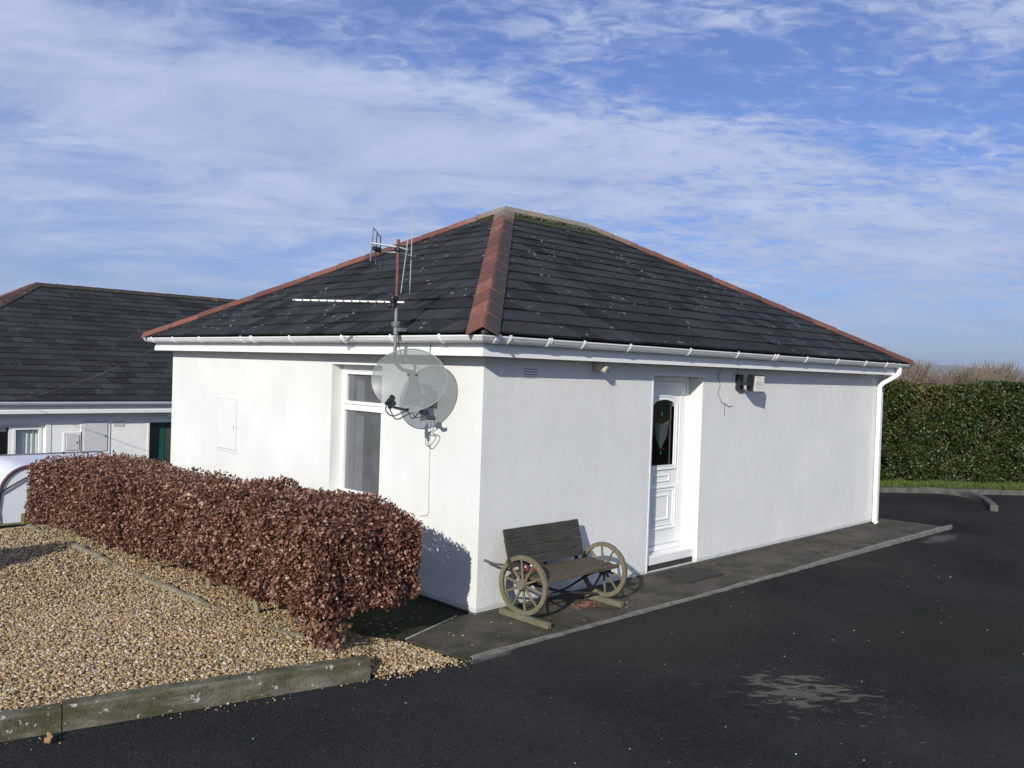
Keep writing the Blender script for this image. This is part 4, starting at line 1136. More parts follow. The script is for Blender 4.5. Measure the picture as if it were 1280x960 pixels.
# sprigs
TW = MB(); SP = []
for i in range(150):
    yy = random.uniform(HY0, HY1); side = random.random()
    if side < .75:
        b = Vector((random.uniform(float(hx0(yy))+.1, float(hx1(yy))-.1), yy, float(hzt(yy))-.03)); d = Vector((random.gauss(0, .3), random.gauss(0, .3), 1)).normalized()
    else:
        b = Vector((random.uniform(-1.7, -.95), HY0+.05, random.uniform(.5, .95))); d = Vector((random.gauss(.3, .4), -1, random.gauss(.2, .3))).normalized()
        if random.random() < .4: b = Vector((-1.70, 6.1, random.uniform(.2, .6))); b.y = HY1-.1; d = Vector((-1, .6, random.gauss(.1, .3))).normalized()
    l_ = random.uniform(.05, .13); e = b+d*l_
    TW.tube([b, b.lerp(e, .5)+Vector((random.gauss(0, .006), random.gauss(0, .006), 0)), e], [.0022, .0018, .001], 4)
    for _ in range(random.randint(2, 5)): SP.append(tuple(b+d*l_*random.uniform(.3, 1.0)))
SP = np.array(SP); V4, F4 = leaf_mesh(SP, np.tile([[0., 0, 1.]], (len(SP), 1)), rng.uniform(.022, .04, len(SP)), -.2, .7)
def cat(*vf):
    V = []; F = []; o_ = 0
    for v, f in vf: V.append(v); F.append(f+o_); o_ += len(v)
    return np.vstack(V), np.vstack(F)
V, F = cat((V1, F1), (V2, F2), (V3, F3), (V4, F4))
np_mesh('foliage', V, F, M['beech'], HB)
for i in range(900):     # inner twigs showing in gaps
    yy = random.uniform(HY0+.1, HY1-.1); b = Vector((-1.4+random.gauss(0, .08), yy, float(hzb(yy))+random.uniform(-.02, .3)))
    e = Vector((random.uniform(-1.78, -.95), yy+random.gauss(0, .15), min(float(hzt(yy)), b.z+random.uniform(.1, .6))))
    TW.tube([b, b.lerp(e, .5)+Vector((0, 0, .03)), e], [.005, .003, .0015], 4)
TW.build('twigs', M['twig'], HB)
for x, y in ((-1.49, .05), (-1.55, .93), (-1.50, 1.92), (-1.60, 2.77), (-1.63, 3.55), (-1.68, 3.98), (-1.70, 5.1), (-1.3, 2.3), (-1.25, 1.2), (-1.3, 3.4), (-1.3, 4.6)):
    mb = MB(); zt_ = float(hzb(y))+.22; a = random.gauss(0, .03)
    mb.tube([(x, y, -.06), (x+.008, y, .09), (x+a*.5-.01, y+.01, .2), (x+a+.06, y+.02, zt_), (x+.1, y+.05, zt_+.25)], [.030, .022+random.uniform(0,.006), .019, .016, .010], 9); mb.build('stem', M['stem'], HB, smooth=True)
# leaf litter under the hedge and a few on the gravel
n5 = 900; y = rng.uniform(-.4, 6, n5); x = np.where(rng.uniform(0, 1, n5) < .8, rng.uniform(-1.75, -.2, n5), rng.uniform(-2.6, -1.7, n5))
zz = np.array([max(gravel_h(a, b), -.022) + .008 if in_gravel(a, b) else -.016 for a, b in zip(x, y)])
kk = ~((y < 0) & (x > -1.0))
V, F = leaf_mesh(np.stack([x, y, zz], 1)[kk], np.tile([[0., 0, 1.]], (kk.sum(), 1)), rng.uniform(.025, .045, kk.sum()), 0, .5)
V[:, 2] = np.maximum(V[:, 2], np.repeat(zz[kk], 7)-.002)
V[:, 2] = np.minimum(V[:, 2], np.repeat(zz[kk], 7)+.014)
np_mesh('leaf_litter', V, F, M['beech'], kind='stuff')
# curled leaves by the kerb
for i, (x, y, lab) in enumerate(((-3.46, -.33, 'curled tan dead leaf lying on the tarmac at the foot of the kerb'),)):
    V, F = leaf_mesh(np.array([[x, y, ZT+.006], [x+.03, y+.02, ZT+.008]]), np.array([[0, 0, 1.], [0, .3, 1.]]), np.array([.07, .05]), 0, .25, curl=.2)
    V[:, 2] = np.maximum(V[:, 2], ZT+.003)
    tag(np_mesh('dead_leaf', V, F, mk_leaf('tan_leaf', [(0, (.35, .2, .1)), (1, (.4, .24, .12))], .6, .1)), lab, 'leaf')

# ------------------------------------------------------------------ small evergreen left of the frame, its shadow falls across the gravel
T = thing('evergreen_bush', (-4.85, 2.95, 0), 'low dark evergreen bush at the left edge of the gravel bed', 'bush')
n = 6000; v = rng.normal(size=(n, 3)); v /= np.linalg.norm(v, axis=1)[:, None]
Pb = np.array([[-4.85, 2.95, .72]]) + v*rng.uniform(.6, 1.08, (n, 1))*np.array([[.34, .34, .66]]); V, F = leaf_mesh(Pb, v, rng.uniform(.04, .08, n), .1, .8); np_mesh('foliage', V, F, M['green'], T)
mb = MB(); mb.tube([(-4.85, 2.95, -.05), (-4.84, 2.95, .6), (-4.85, 2.95, 1.1)], [.04, .03, .015], 8); mb.build('trunk', M['twig'], T)
# ------------------------------------------------------------------ second house
Y2, G2 = 13.0, -1.25; X20, X21 = -3.0, 10.5; D2 = 8.2; ZE2, OE2 = 1.165, .28
H2 = thing('house', (3.7, 17, G2), 'low white bungalow with large weathered slate roof standing behind the brown hedge', 'house')
WZ = .95
wop = [(-2.05-X20, .25-X20, -.30, .72), (2.262-X20, 3.12-X20, G2+.01, .715)]
w = wall_mesh((X20, Y2, 0), (1,0,0), (0,1,0), X21-X20, G2-.3, WZ, wop, .28); w.build('wall', M['render2'], H2)
w = wall_mesh((X20, Y2, 0), (0,1,0), (1,0,0), D2, G2-.3, WZ, [], .28); w.build('wall', M['render2'], H2)
w = wall_mesh((X21, Y2, 0), (0,1,0), (-1,0,0), D2, G2-.3, WZ, [], .28); w.build('wall', M['render2'], H2)
w = wall_mesh((X20, Y2+D2, 0), (1,0,0), (0,-1,0), X21-X20, G2-.3, WZ, [], .28); w.build('wall', M['render2'], H2)
mb = MB(); mb.box((X20-OE2+.05, Y2-OE2+.05, WZ+.002), (X21+OE2-.05, Y2+D2+OE2-.05, WZ+.03)); mb.build('soffit', M['pvc_clean'], H2)
mb = MB()
mb.box((X20-OE2+.02, Y2-OE2+.03, WZ-.005), (X21+OE2-.02, Y2-OE2+.05, ZE2+.01)); mb.box((X20-OE2+.02, Y2-OE2+.05, WZ-.005), (X20-OE2+.04, Y2+D2+OE2, ZE2+.01))
mb.box((X20-OE2+.02, Y2-OE2+.018, WZ-.008), (X21+OE2-.02, Y2-OE2+.0295, WZ+.05)); mb.build('fascia', M['pvc_clean'], H2)
mb = MB(); vs = []
for x in (X20-OE2-.05, X21+OE2+.05):
    for (r_, z_) in P_: vs.append((x, Y2-OE2-.03-r_*1.1, ZE2+.0+z_*1.1))
mb.add(vs, [(q_, (q_+1) % m_, m_+(q_+1) % m_, m_+q_) for q_ in range(0)] or [(q_, (q_+1) % len(P_), len(P_)+(q_+1) % len(P_), len(P_)+q_) for q_ in range(len(P_))])
mb.build('gutter', M['pvc'], H2, smooth=True)
rz2 = ZE2 + (D2/2+OE2)*.585
F0, F1_, F2_, F3_ = (X20-OE2, Y2-OE2, ZE2+.02), (X21+OE2, Y2-OE2, ZE2+.02), (X21+OE2, Y2+D2+OE2, ZE2+.02), (X20-OE2, Y2+D2+OE2, ZE2+.02)
W0, W1 = (X20+D2/2, Y2+D2/2, rz2), (X21-D2/2, Y2+D2/2, rz2)
mb = MB(); NR2 = []
for i, pl in enumerate([[F0, F1_, W1, W0], [F3_, F0, W0], [F1_, F2_, W1], [F2_, F3_, W0, W1]]):
    NR2.append(slate_plane(mb, pl, .225, .42, thick=.013, seed=i+13)); mb.add([Vector(c)-Vector((0,0,.003)) for c in pl], [tuple(range(len(pl)))])
mb.add([F0, F1_, F2_, F3_], [(0,1,2,3)])
roof2 = mb.build('roof', M['slate2'], H2)
mb = VMB(); hip_caps(mb, F0, W0, NR2[0], NR2[1], .42, .14, 1, dirt=(.9, .9)); hip_caps(mb, F3_, W0, NR2[1], NR2[3], .42, .14, 2, dirt=(.5, .5)); hip_caps(mb, F1_, W1, NR2[0], NR2[2], .42, .14, 3); hip_caps(mb, W0, W1, NR2[0], NR2[3], .45, .13, 5, dirt=(1, 1))
caps2 = mb.build('hip_tiles', M['hip2'], roof2, loc=(0,0,0)); vcol(caps2, mb.col)
# window of the second house
mb = MB(); yw = Y2+.07
frame_rect(mb, -2.048, .248, -.298, .718, .05, yw, yw+.07, .004)
mb.box((-.372, yw+.001, -.25), (-.312, yw+.069, .67)); mb.box((-1.25, yw+.001, -.25), (-1.19, yw+.069, .67))
frame_rect(mb, -.310, .196, -.246, .666, .055, yw-.015, yw+.04, .004)
w2 = mb.build('window', M['pvc_clean'], H2)
mb = MB(); mb.box((-2.0, yw+.03, -.25), (-.32, yw+.036, .67)); mb.box((-.26, yw+.02, -.2), (.145, yw+.026, .62)); mb.build('pane', M['glass2'], w2, loc=(0,0,0))
mb = MB(); vs = []
n = 50
for z in (-.28, .68):
    for i in range(n+1): vs.append((-.36+.62*i/n, yw+.08+.02*math.sin(i*.9), z))
mb.add(vs, [(i, i+1, n+2+i, n+1+i) for i in range(n)]); mb.add([(-2.0, yw+.1, .58), (-.40, yw+.1, .58), (-.40, yw+.1, .69), (-2.0, yw+.1, .69)], [(0,1,2,3)])
mb.build('curtain', M['netcurtain'], w2, loc=(0,0,0))
mb = MB(); mb.box((-2.15, Y2-.012, -.345), (.35, Y2+.12, -.30), bev=.004)
mb.box((-2.15, Y2-.010, .722), (.35, Y2, .80), bev=.003); mb.box((.252, Y2-.010, -.30), (.35, Y2, .722), bev=.003); mb.build('window_surround', M['bead'], H2)
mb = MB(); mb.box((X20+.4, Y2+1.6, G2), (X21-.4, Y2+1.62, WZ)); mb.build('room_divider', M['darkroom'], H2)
mb = MB(); frame_rect(mb, 2.264, 3.118, G2+.012, .713, .045, Y2+.12, Y2+.18, .004); mb.build('door_frame', M['greenpaint'], H2)
mb = MB(); mb.box((2.31, Y2+.135, G2+.06), (2.50, Y2+.17, .665)); mb.box((2.64, Y2+.135, G2+.06), (3.07, Y2+.17, .665))
mb.build('door', M['darkroom'], H2)
mb = MB(); mb.box((2.50, Y2+.125, G2+.06), (2.64, Y2+.168, .665), bev=.006); mb.build('door_post', M['greenpaint'], H2)
mb = MB(); mb.box((2.225, Y2-.008, G2), (2.2615, Y2, .755)); mb.box((2.2620, Y2-.008, .7155), (3.16, Y2, .755)); mb.build('door_edging', M['bead'], H2)
for nm, x0, x1, z0, z1, lab in (('meter_box', .935, 1.415, .135, .775, 'larger white meter cupboard on the wall of the house behind the brown hedge'), ('meter_box', .613, .874, .175, .508, 'smaller white meter box left of the larger cupboard on the rear house')):
    T = thing(nm, ((x0+x1)/2, Y2, z0), lab, 'meter box')
    mb = MB(); frame_rect(mb, x0-.045, x1+.045, z0-.045, z1+.045, .043, Y2-.014, Y2+.001, .003); mb.build('frame', M['bead'], T)
    mb = MB(); mb.box((x0+.01, Y2-.026, z0+.01), (x1-.01, Y2, z1-.01), bev=.006); d_ = mb.build('door', simple('grey_white_grp', (.62, .63, .62), .5, .04), T)
    mb = MB(); mb.box((x1-.06, Y2-.031, (z0+z1)/2-.02), (x1-.04, Y2-.025, (z0+z1)/2+.02)); mb.build('latch', M['rubber'], d_, loc=(0,0,0))
T = thing('wall_vent', (1.62, Y2, .64), 'small pale vent plate beside the larger cupboard on the rear house', 'vent')
mb = MB(); mb.box((1.51, Y2-.01, .64), (1.735, Y2+.001, .775), bev=.003); mb.build('plate', M['render'], T)
mb = MB()
for k in range(4): mb.box((1.53, Y2-.012, .66+k*.028), (1.715, Y2-.0095, .668+k*.028))
mb.build('slots', M['alu'], T)
T = thing('wall_lamp', (2.2, Y2-.02, .86), 'small round white lamp on the rear house wall next to the green doorway', 'lamp')
mb = MB(); mb.tube([(2.66, Y2-.0, .90), (2.66, Y2-.06, .90)], .03, 10); mb.build('base', M['pvc_clean'], T)
mb = MB(); c = Vector((2.66, Y2-.11, .88)); mb.add([c+Vector(v)*.075 for v in ICO_V], [tuple(f) for f in ICO_F]); g_ = mb.build('globe', M['pvc_clean'], T, smooth=True)
ss = g_.modifiers.new('s', 'SUBSURF'); ss.levels = 2; ss.render_levels = 2
# cable between the houses
a = Vector((-.17, 6.62, 2.23)); b = Vector((-.45, 12.72, 1.22)); pth = []
for i in range(25):
    f = i/24; p = a.lerp(b, f); p.z -= .12*4*f*(1-f); pth.append(p)
mb = MB(); mb.tube(pth, .0045, 6); tag(mb.build('cable', simple('weathered_cable', (.06, .06, .058), .7, .9, 1.3), smooth=True), 'thin dark slack cable strung between the near house eave and the rear roof', 'cable')

# ------------------------------------------------------------------ white trailer behind the hedge end
T = thing('trailer', (-.6, 8.7, -.75), 'white rounded box trailer with maroon edging parked past the hedge end', 'trailer')
def tprof(x0, x1, z0, z1, r, n=10):
    pts = [(x1, z0), (x0, z0), (x0-.02, z0+.2)]
    for k in range(n+1):
        a = math.pi - math.pi/2*k/n; pts.append((x0+r+r*math.cos(a), z1-r*1.05+r*1.05*math.sin(a)))
    for k in range(5):
        a = math.pi/2 - math.pi/2*k/4; pts.append((x1-.22+.22*math.cos(a), z1-.2+.2*math.sin(a)))
    return pts
tp = tprof(-1.72, .25, -.30, .50, .38)
mb = MB(); mb.prism([(x, 8.0, z) for x, z in tp], (0, 1.5, 0)); mb.build('body', M['trailer'], T)
mb = MB(); mb.tube([(x, 7.995, z) for x, z in tp[1:15]], .024, 8); mb.build('edging', M['maroon'], T, smooth=True)
mb = MB(); mb.tube([(-1.78, 7.97, .12), (-1.42, 7.975, .33), (-1.05, 7.975, .50)], .012, 6); mb.build('strap', M['black'], T)
mb = MB(); mb.tube([(x, 9.5, z+.012) for x, z in tp[8:]], .014, 6); mb.build('rear_edging', M['grey_steel'], T)
mb = MB(); mb.box((-1.70, 8.05, -.37), (.4, 9.45, -.275)); mb.tube([(-1.7, 8.75, -.33), (-2.8, 8.75, -.33)], .04, 8); mb.tube([(-2.8, 8.75, -.33), (-2.8, 8.75, -.28), (-2.95, 8.75, -.27)], .035, 8); mb.tube([(-2.6, 8.75, -.25), (-2.6, 8.75, -.78)], .022, 8); mb.build('chassis', M['grey_steel'], T)
for y in (7.93, 9.57):
    mb = MB(); mb.tube([(-.4, y-.07, -.45), (-.4, y+.07, -.45)], .27, 24); wh_ = mb.build('wheel', M['rubber'], T, smooth=True)
    mb = MB(); mb.tube([(-.4, y-.075, -.45), (-.4, y+.075, -.45)], .15, 18); mb.build('rim', M['alu'], wh_, loc=(0,0,0)); wh_.location = -Vector(T.location)
T = thing('timber_edging', (-1.8, 7.1, -.2), 'mossy green timber rail and post below the white trailer', 'timber')
mb = MB(); mb.box((-2.35, 7.02, -.27), (-1.66, 7.12, -.125), bev=.006); mb.build('rail', M['mossbeam'], T)
mb = MB(); mb.box((-1.70, 6.90, -.32), (-1.58, 7.02, .005), bev=.006); mb.build('post', M['mossbeam'], T)
mb = MB(); mb.box((-2.40, 6.30, -.12), (-2.12, 6.58, .03), bev=.02); mb.box((-2.42, 6.28, .03), (-2.10, 6.60, .055), bev=.008)
tag(mb.build('tub', simple('pale_grey_tub', (.42, .44, .45), .5, .2, 6)), 'small pale grey lidded tub on the gravel at the far left', 'tub')

# ------------------------------------------------------------------ far right: kerbs, verge, green hedge, bare shrubs
k0 = Vector((11.95, 1.30, 0)); k1 = Vector((14.25, -.58, 0)); kd2 = (k1-k0).normalized(); kn2 = Vector((-kd2.y, kd2.x, 0))   # kn2 points away from camera
if kn2.dot(Vector((.7, .7, 0))) < 0: kn2 = -kn2
mb = MB()
for i in range(-8, 12):
    a = k0+kd2*(i*.92); b = k0+kd2*(i*.92+.912); a.z = b.z = 0
    kerb_stone(a, b, w=.12, z0=-.3, z1=.055, seed=i+50, arr=mb)
M['darkkerb'] = simple('dark_kerb', (.085, .085, .072), .9, .35, 6, bump=1)
mb.build('far_kerb', M['darkkerb'], kind='structure')
arc = [(12.55, 1.05), (12.72, .72), (12.72, .38), (12.52, .06), (12.12, -.25), (11.62, -.50), (11.12, -.72)]
mb = MB(); 
def arc_at(t):
    t = t*(len(arc)-1); k = min(int(t), len(arc)-2); f = t-k; p = [arc[max(k-1, 0)], arc[k], arc[k+1], arc[min(k+2, len(arc)-1)]]
    return [.5*((2*p[1][j])+(-p[0][j]+p[2][j])*f+(2*p[0][j]-5*p[1][j]+4*p[2][j]-p[3][j])*f*f+(-p[0][j]+3*p[1][j]-3*p[2][j]+p[3][j])*f**3) for j in (0, 1)]
n = 36; vs = []
for i in range(n+1):
    p = Vector((*arc_at(i/n), 0)); q_ = Vector((*arc_at(min(1, i/n+.01)), 0)); q0 = Vector((*arc_at(max(0, i/n-.01)), 0)); d = (q_-q0).normalized(); nn = Vector((-d.y, d.x, 0))
    for u_, z_ in ((-.065, -.3), (-.06, .055), (-.045, .068), (.045, .068), (.06, .055), (.065, -.3)): 
        c = p+nn*u_; vs.append((c.x, c.y, z_+random.uniform(-.003, .003)))
fs = [(i*6+j, i*6+j+1, i*6+7+j, i*6+6+j) for i in range(n) for j in range(5)] + [(5,4,3,2,1,0), tuple(n*6+j for j in range(6))]
mb.add(vs, fs); mb.build('curved_kerb', M['darkkerb'], kind='structure', smooth=False)
# verge
mb = MB(); a = k0-kd2*7.4+kn2*.1; b = k0+kd2*11+kn2*.1; 
mb.prism([(a.x, a.y, -.2), (b.x, b.y, -.2), (b.x+kn2.x*5, b.y+kn2.y*5, -.2), (a.x+kn2.x*5, a.y+kn2.y*5, -.2)], (0, 0, .245)); mb.build('verge', M['grass'], kind='structure')
n = 26000; s = rng.uniform(-3, 8, n); d = rng.uniform(.10, 1.0, n)
Pg = np.stack([k0.x+kd2.x*s+kn2.x*d, k0.y+kd2.y*s+kn2.y*d, np.full(n, .045)], 1)
V, F = leaf_mesh(Pg, np.tile([[0., 0, 1.]], (n, 1)), rng.uniform(.04, .11, n), -1.2, .45, aspect=.1, fold=0)
gg = np_mesh('grass', V, F, M['grassblade'], kind='stuff')
# green hedge
HG = thing('green_hedge', k0+kd2*2+kn2*1.4, 'tall dark green evergreen hedge behind the turning area on the right', 'hedge')
s0, s1, dd0, dd1 = -4.5, 9.5, .85, 2.1
def gz(s): return 1.98 + .035*s + .06*np.sin(s*1.9+1) + .04*np.sin(s*4.7) + .025*np.sin(s*11)
n = 110000
s = np.where(rng.uniform(0, 1, n) < .6, rng.uniform(-1.5, 4.6, n), rng.uniform(s0, s1, n)); face = rng.uniform(0, 1, n); r = rng.uniform(0, 1, n)
top = face > .74
zz = np.where(top, gz(s), .08+r*(gz(s)-.08)); d = np.where(top, dd0+(dd1-dd0)*r, dd0)
# bulge and clump relief
rel = rnoise(s, zz, 3, 22, 30, 5)*.8
edge = np.clip((zz-1.75)/.3, 0, 1)**2*.16
dep = rng.exponential(.07, n)
d = np.where(top, d, d-.30*np.clip((1.5-s)/3, 0, 1)+edge-rel*.15+dep); zz = np.where(top, zz-dep*.6+rel*.04, zz)
Pg = np.stack([k0.x+kd2.x*s+kn2.x*d, k0.y+kd2.y*s+kn2.y*d, zz], 1); Nn = np.where(top[:, None], np.array([[0, 0, 1.]]), np.array([[-kn2.x, -kn2.y, .2]]))
typ = (rnoise(s, zz, .9, 7, 24, 11)+rng.normal(0, .9, n)-np.clip((.8-s)*.9, 0, 1.3)-np.clip((zz-1.5)*1.6, 0, .9)) < -1.15
keep = ~((rel < -.45) & (rng.uniform(0, 1, n) < .5))
a_ = keep & ~typ; V, F = leaf_mesh(Pg[a_], Nn[a_], rng.uniform(.04, .085, a_.sum()), .3, .9, .6); np_mesh('foliage', V, F, M['green'], HG)
a_ = keep & typ; V, F = leaf_mesh(Pg[a_], Nn[a_], rng.uniform(.04, .08, a_.sum()), .2, .9, .55); np_mesh('foliage', V, F, M['olive'], HG)
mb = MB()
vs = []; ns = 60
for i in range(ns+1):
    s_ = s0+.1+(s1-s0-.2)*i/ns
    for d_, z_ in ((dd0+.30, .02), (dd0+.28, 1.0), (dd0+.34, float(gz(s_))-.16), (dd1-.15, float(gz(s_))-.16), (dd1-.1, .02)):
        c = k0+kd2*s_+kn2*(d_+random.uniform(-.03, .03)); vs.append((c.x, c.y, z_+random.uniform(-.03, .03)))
mb.add(vs, [(i*5+j, i*5+j+1, i*5+6+j, i*5+5+j) for i in range(ns) for j in range(4)] + [(0,1,2,3,4), tuple(ns*5+j for j in range(5))]); mb.build('blocking_core', M['core'], HG)  # solid lumpy core added inside the hedge to block light
mb = MB()
for i in range(520):
    s_ = random.uniform(-1.5, 5); z_ = random.uniform(.1, 1.9); c = k0+kd2*s_+kn2*(dd0+.1+random.uniform(-.03, .1)); c.z = z_
    e = c+kd2*random.gauss(0, .16)-kn2*random.uniform(.0, .09)+Vector((0, 0, random.uniform(.05, .35))); mb.tube([c, c.lerp(e, .5)+Vector((0, 0, .01)), e], [.006, .005, .002], 4)
mb.build('branches', M['twig'], HG)
# bare shrubs behind the green hedge
lab = ['bare twiggy shrub behind the green hedge, nearest the house gutter', 'bare twiggy shrub behind the green hedge, second from the house', 'bare shrub with upright twigs, third from the house behind the hedge',
       'bare shrub, fourth from the house behind the green hedge', 'bare shrub, fifth from the house behind the green hedge', 'bare shrub, sixth from the house at the right edge of the photo', 'bare shrub beyond the right end of the visible hedge']
for i in range(7):
    s_ = -.9+.98*i; c = k0+kd2*s_+kn2*(2.6+.4*(i % 2)); T = thing('bare_shrub', (c.x, c.y, .0), lab[i], 'shrub', 'bare twiggy shrubs behind the green hedge')
    hgt = [2.42, 2.56, 2.66, 2.60, 2.50, 2.62, 2.5][i]; mb = MB()
    for k in range(620):
        a = random.uniform(0, 6.28); r_ = random.uniform(0, .25); b = Vector((c.x+r_*math.cos(a), c.y+r_*math.sin(a), random.uniform(.9, 1.8)))
        l_ = hgt*random.uniform(.80, 1.04); R_ = random.uniform(.1, .75)
        e = Vector((c.x+R_*math.cos(a)*1.1, c.y+R_*math.sin(a)*1.1, l_-.35*R_*R_)); m = b.lerp(e, .55)+Vector((random.gauss(0, .05), random.gauss(0, .05), .04))
        mb.tube([b, m, e], [.009, .006, .0022], 4, caps=False)
        for _ in range(2):
            f = m.lerp(e, random.uniform(0, .7)); g2 = f+Vector((random.gauss(0, .09), random.gauss(0, .09), random.uniform(.08, .22))); mb.tube([f, g2], [.004, .0018], 4, caps=False)
    mb.build('twigs', M['deadtwig'], T)
    mb = MB()
    for k in range(7):
        a = k*.9; mb.tube([(c.x+.05*math.cos(a), c.y+.05*math.sin(a), 0), (c.x+.1*math.cos(a), c.y+.1*math.sin(a), .8), (c.x+.22*math.cos(a), c.y+.22*math.sin(a), 1.7)], [.025, .02, .012], 6)
    mb.build('stem', M['deadtwig'], T)
# an evergreen lump rising from the shrubs
c = k0+kd2*.2+kn2*2.4; n = 2600; v = rng.normal(size=(n, 3)); v /= np.linalg.norm(v, axis=1)[:, None]; rr_ = rng.uniform(.75, 1.08, (n, 1))
Pb = np.array([[c.x, c.y, 1.98]]) + v*rr_*np.array([[.55, .55, .36]]); T = thing('evergreen_bush', (c.x, c.y, 0), 'small dark evergreen bush among the bare twigs close to the gutter end', 'bush')
V, F = leaf_mesh(Pb, v, rng.uniform(.05, .09, n), .1, .8); np_mesh('foliage', V, F, M['green'], T)
mb = MB(); mb.tube([(c.x, c.y, 0), (c.x+.03, c.y, 1.0), (c.x, c.y, 1.9)], [.05, .04, .02], 8); mb.build('trunk', M['deadtwig'], T)

# ------------------------------------------------------------------ air
hz = MB(); hz.box((-11500, -11500, -12), (11500, 11500, 260))
t = NT('haze'); t.t.nodes.remove(t.b); vol = t.n('ShaderNodeVolumePrincipled'); vol.inputs['Color'].default_value = (.80, .87, 1, 1); vol.inputs['Density'].default_value = .00016; vol.inputs['Anisotropy'].default_value = .2
t.link(vol.outputs[0], t.out.inputs['Volume']); hz.build('haze', t.m, kind='stuff')
# ------------------------------------------------------------------ camera
cam = bpy.data.cameras.new('camera'); co = bpy.data.objects.new('camera', cam); COL.objects.link(co)
fw = Vector((0.69571994, 0.71811273, -0.0169671)); rt = Vector((0.71821241, -0.69503273, 0.03317276)); up = Vector((-0.01202909, 0.03526493, 0.9993056))
mw = Matrix(((rt.x, up.x, -fw.x, -4.91672), (rt.y, up.y, -fw.y, -5.42518), (rt.z, up.z, -fw.z, 2.09532), (0, 0, 0, 1)))
co.matrix_world = mw; cam.sensor_fit = 'HORIZONTAL'; cam.sensor_width = 36; cam.lens = 1074.02/1280*36; cam.clip_end = 30000; cam.clip_start = .02
S.camera = co

# ------------------------------------------------------------------ light
AZ, EL_ = 26.5, 22.6        # light travels toward +X turned by AZ
dirv = Vector((math.cos(R(AZ))*math.cos(R(EL_)), math.sin(R(AZ))*math.cos(R(EL_)), -math.sin(R(EL_))))
sl = bpy.data.lights.new('sun', 'SUN'); so = bpy.data.objects.new('sun', sl); COL.objects.link(so)
so.rotation_euler = dirv.to_track_quat('-Z', 'Y').to_euler(); sl.energy = 4.95; sl.angle = R(.55); sl.color = (1, .955, .88)
so.location = (-8, -6, 8)
W = bpy.data.worlds.new('World'); S.world = W; W.use_nodes = True; nt = W.node_tree; nt.nodes.clear()
class WT(NT):
    def __init__(s): s.t = nt
t = WT(); N_ = nt.nodes
out = N_.new('ShaderNodeOutputWorld'); bg = N_.new('ShaderNodeBackground'); sky = N_.new('ShaderNodeTexSky'); sky.sky_type = 'NISHITA'; sky.sun_disc = False
sdir = -dirv
sky.sun_elevation = R(EL_); sky.sun_rotation = math.atan2(sdir.x, sdir.y); sky.air_density = 1.0; sky.dust_density = .3; sky.ozone_density = 2.2; sky.altitude = 50
tc = N_.new('ShaderNodeTexCoord'); t.co = tc.outputs['Generated']
sp = N_.new('ShaderNodeSeparateXYZ'); nt.links.new(t.co, sp.inputs[0])
def dot(v):
    x = N_.new('ShaderNodeVectorMath'); x.operation = 'DOT_PRODUCT'; nt.links.new(t.co, x.inputs[0]); x.inputs[1].default_value = v; return x.outputs['Value']
zc = t.math('ADD', t.math('MAXIMUM', sp.outputs[2], 0.0), .17)
ur = dot((.7185, -.6956, 0)); vr = dot((.6956, .7185, 0))
u = t.math('DIVIDE', ur, zc); v = t.math('DIVIDE', vr, zc)
cv = N_.new('ShaderNodeCombineXYZ'); nt.links.new(u, cv.inputs[0]); nt.links.new(v, cv.inputs[1]); P0_ = cv.outputs[0]
az_ = t.math('ARCTAN2', ur, vr); el_ = t.math('ARCSINE', sp.outputs[2])
wv_ = t.math('MULTIPLY', t.math('SUBTRACT', t.noise(1.1, 3, .5, P0_), .5), .16)
elw = t.math('ADD', el_, wv_)
def gauss(base, slope, width):
    q = t.math('SUBTRACT', elw, t.math('SUBTRACT', base, t.math('MULTIPLY', az_, slope)))
    q = t.math('DIVIDE', q, width); return t.math('EXPONENT', t.math('MULTIPLY', t.math('MULTIPLY', q, q), -1.0))
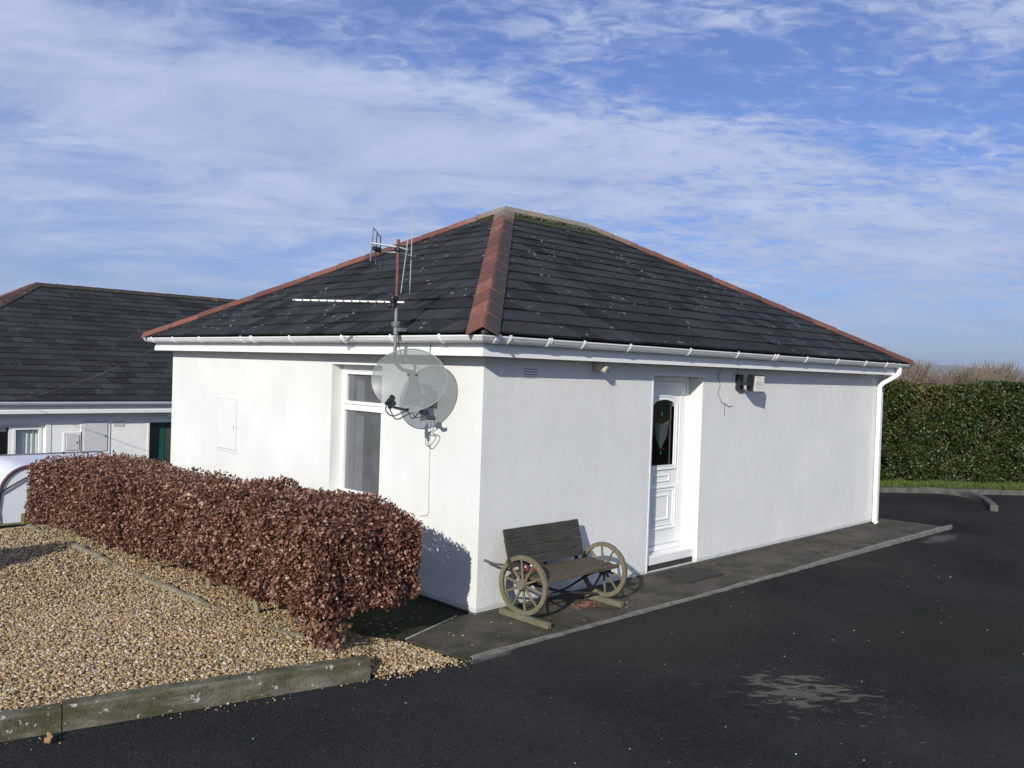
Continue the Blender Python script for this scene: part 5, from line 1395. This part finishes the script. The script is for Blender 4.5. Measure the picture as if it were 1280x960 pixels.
gap = gauss(.325, .10, .045); gap2 = gauss(.155, .16, .022); bandd = gauss(.225, .13, .085)
big = t.noise(.8, 3, .5, t.mapping((1, 1.1, 1), (0, 0, R(16)), (3.1, 1.35, 0), P0_), .6)
mid = t.noise(2.6, 8, .64, t.mapping((.75, 1.25, 1), (0, 0, R(14)), (1.7, 5.2, 0), P0_), .5)
fin_ = t.noise(15, 5, .6, t.mapping((.8, 1.3, 1), (0, 0, R(-22)), (0, 0, 0), P0_), .8)
rip = t.math('MULTIPLY', t.math('SUBTRACT', fin_, .5), t.ramp(t.math('ADD', t.math('ADD', az_, .3), t.math('MULTIPLY', el_, .6)), [(.0, .18), (.6, .95)]))
dens = t.math('ADD', t.math('ADD', t.math('MULTIPLY', big, .55), t.math('MULTIPLY', mid, .75)), rip)
dens = t.math('ADD', dens, t.math('ADD', t.math('MULTIPLY', bandd, .20), t.math('ADD', t.math('MULTIPLY', gap, -.20), t.math('MULTIPLY', gap2, -.08))))
mr = N_.new('ShaderNodeMapRange'); mr.interpolation_type = 'SMOOTHSTEP'; nt.links.new(dens, mr.inputs[0])
mr.inputs[1].default_value = .40; mr.inputs[2].default_value = .86; mr.inputs[3].default_value = .12; mr.inputs[4].default_value = .92
skyc = t.mix(1.0, sky.outputs[0], (.049, .069, .118), 'MULTIPLY')
ccol = t.mix(t.math('ADD', t.math('MULTIPLY', mid, 1.3), -.20), (.28, .36, .62), (.72, .79, 1.0))
lowf = t.ramp(sp.outputs[2], [(0, .25), (.10, 1)])
colr = t.mix(t.math('MULTIPLY', mr.outputs[0], lowf), skyc, ccol)
nt.links.new(colr, bg.inputs[0]); bg.inputs[1].default_value = 1.0; nt.links.new(bg.outputs[0], out.inputs[0])

S.render.engine = 'CYCLES'; S.cycles.max_bounces = 8; S.cycles.transparent_max_bounces = 12
S.view_settings.view_transform = 'Standard'; S.view_settings.look = 'None'; S.view_settings.exposure = 0; S.view_settings.gamma = 1; S.view_settings.use_curve_mapping = False
S.render.resolution_x = 1024; S.render.resolution_y = 768
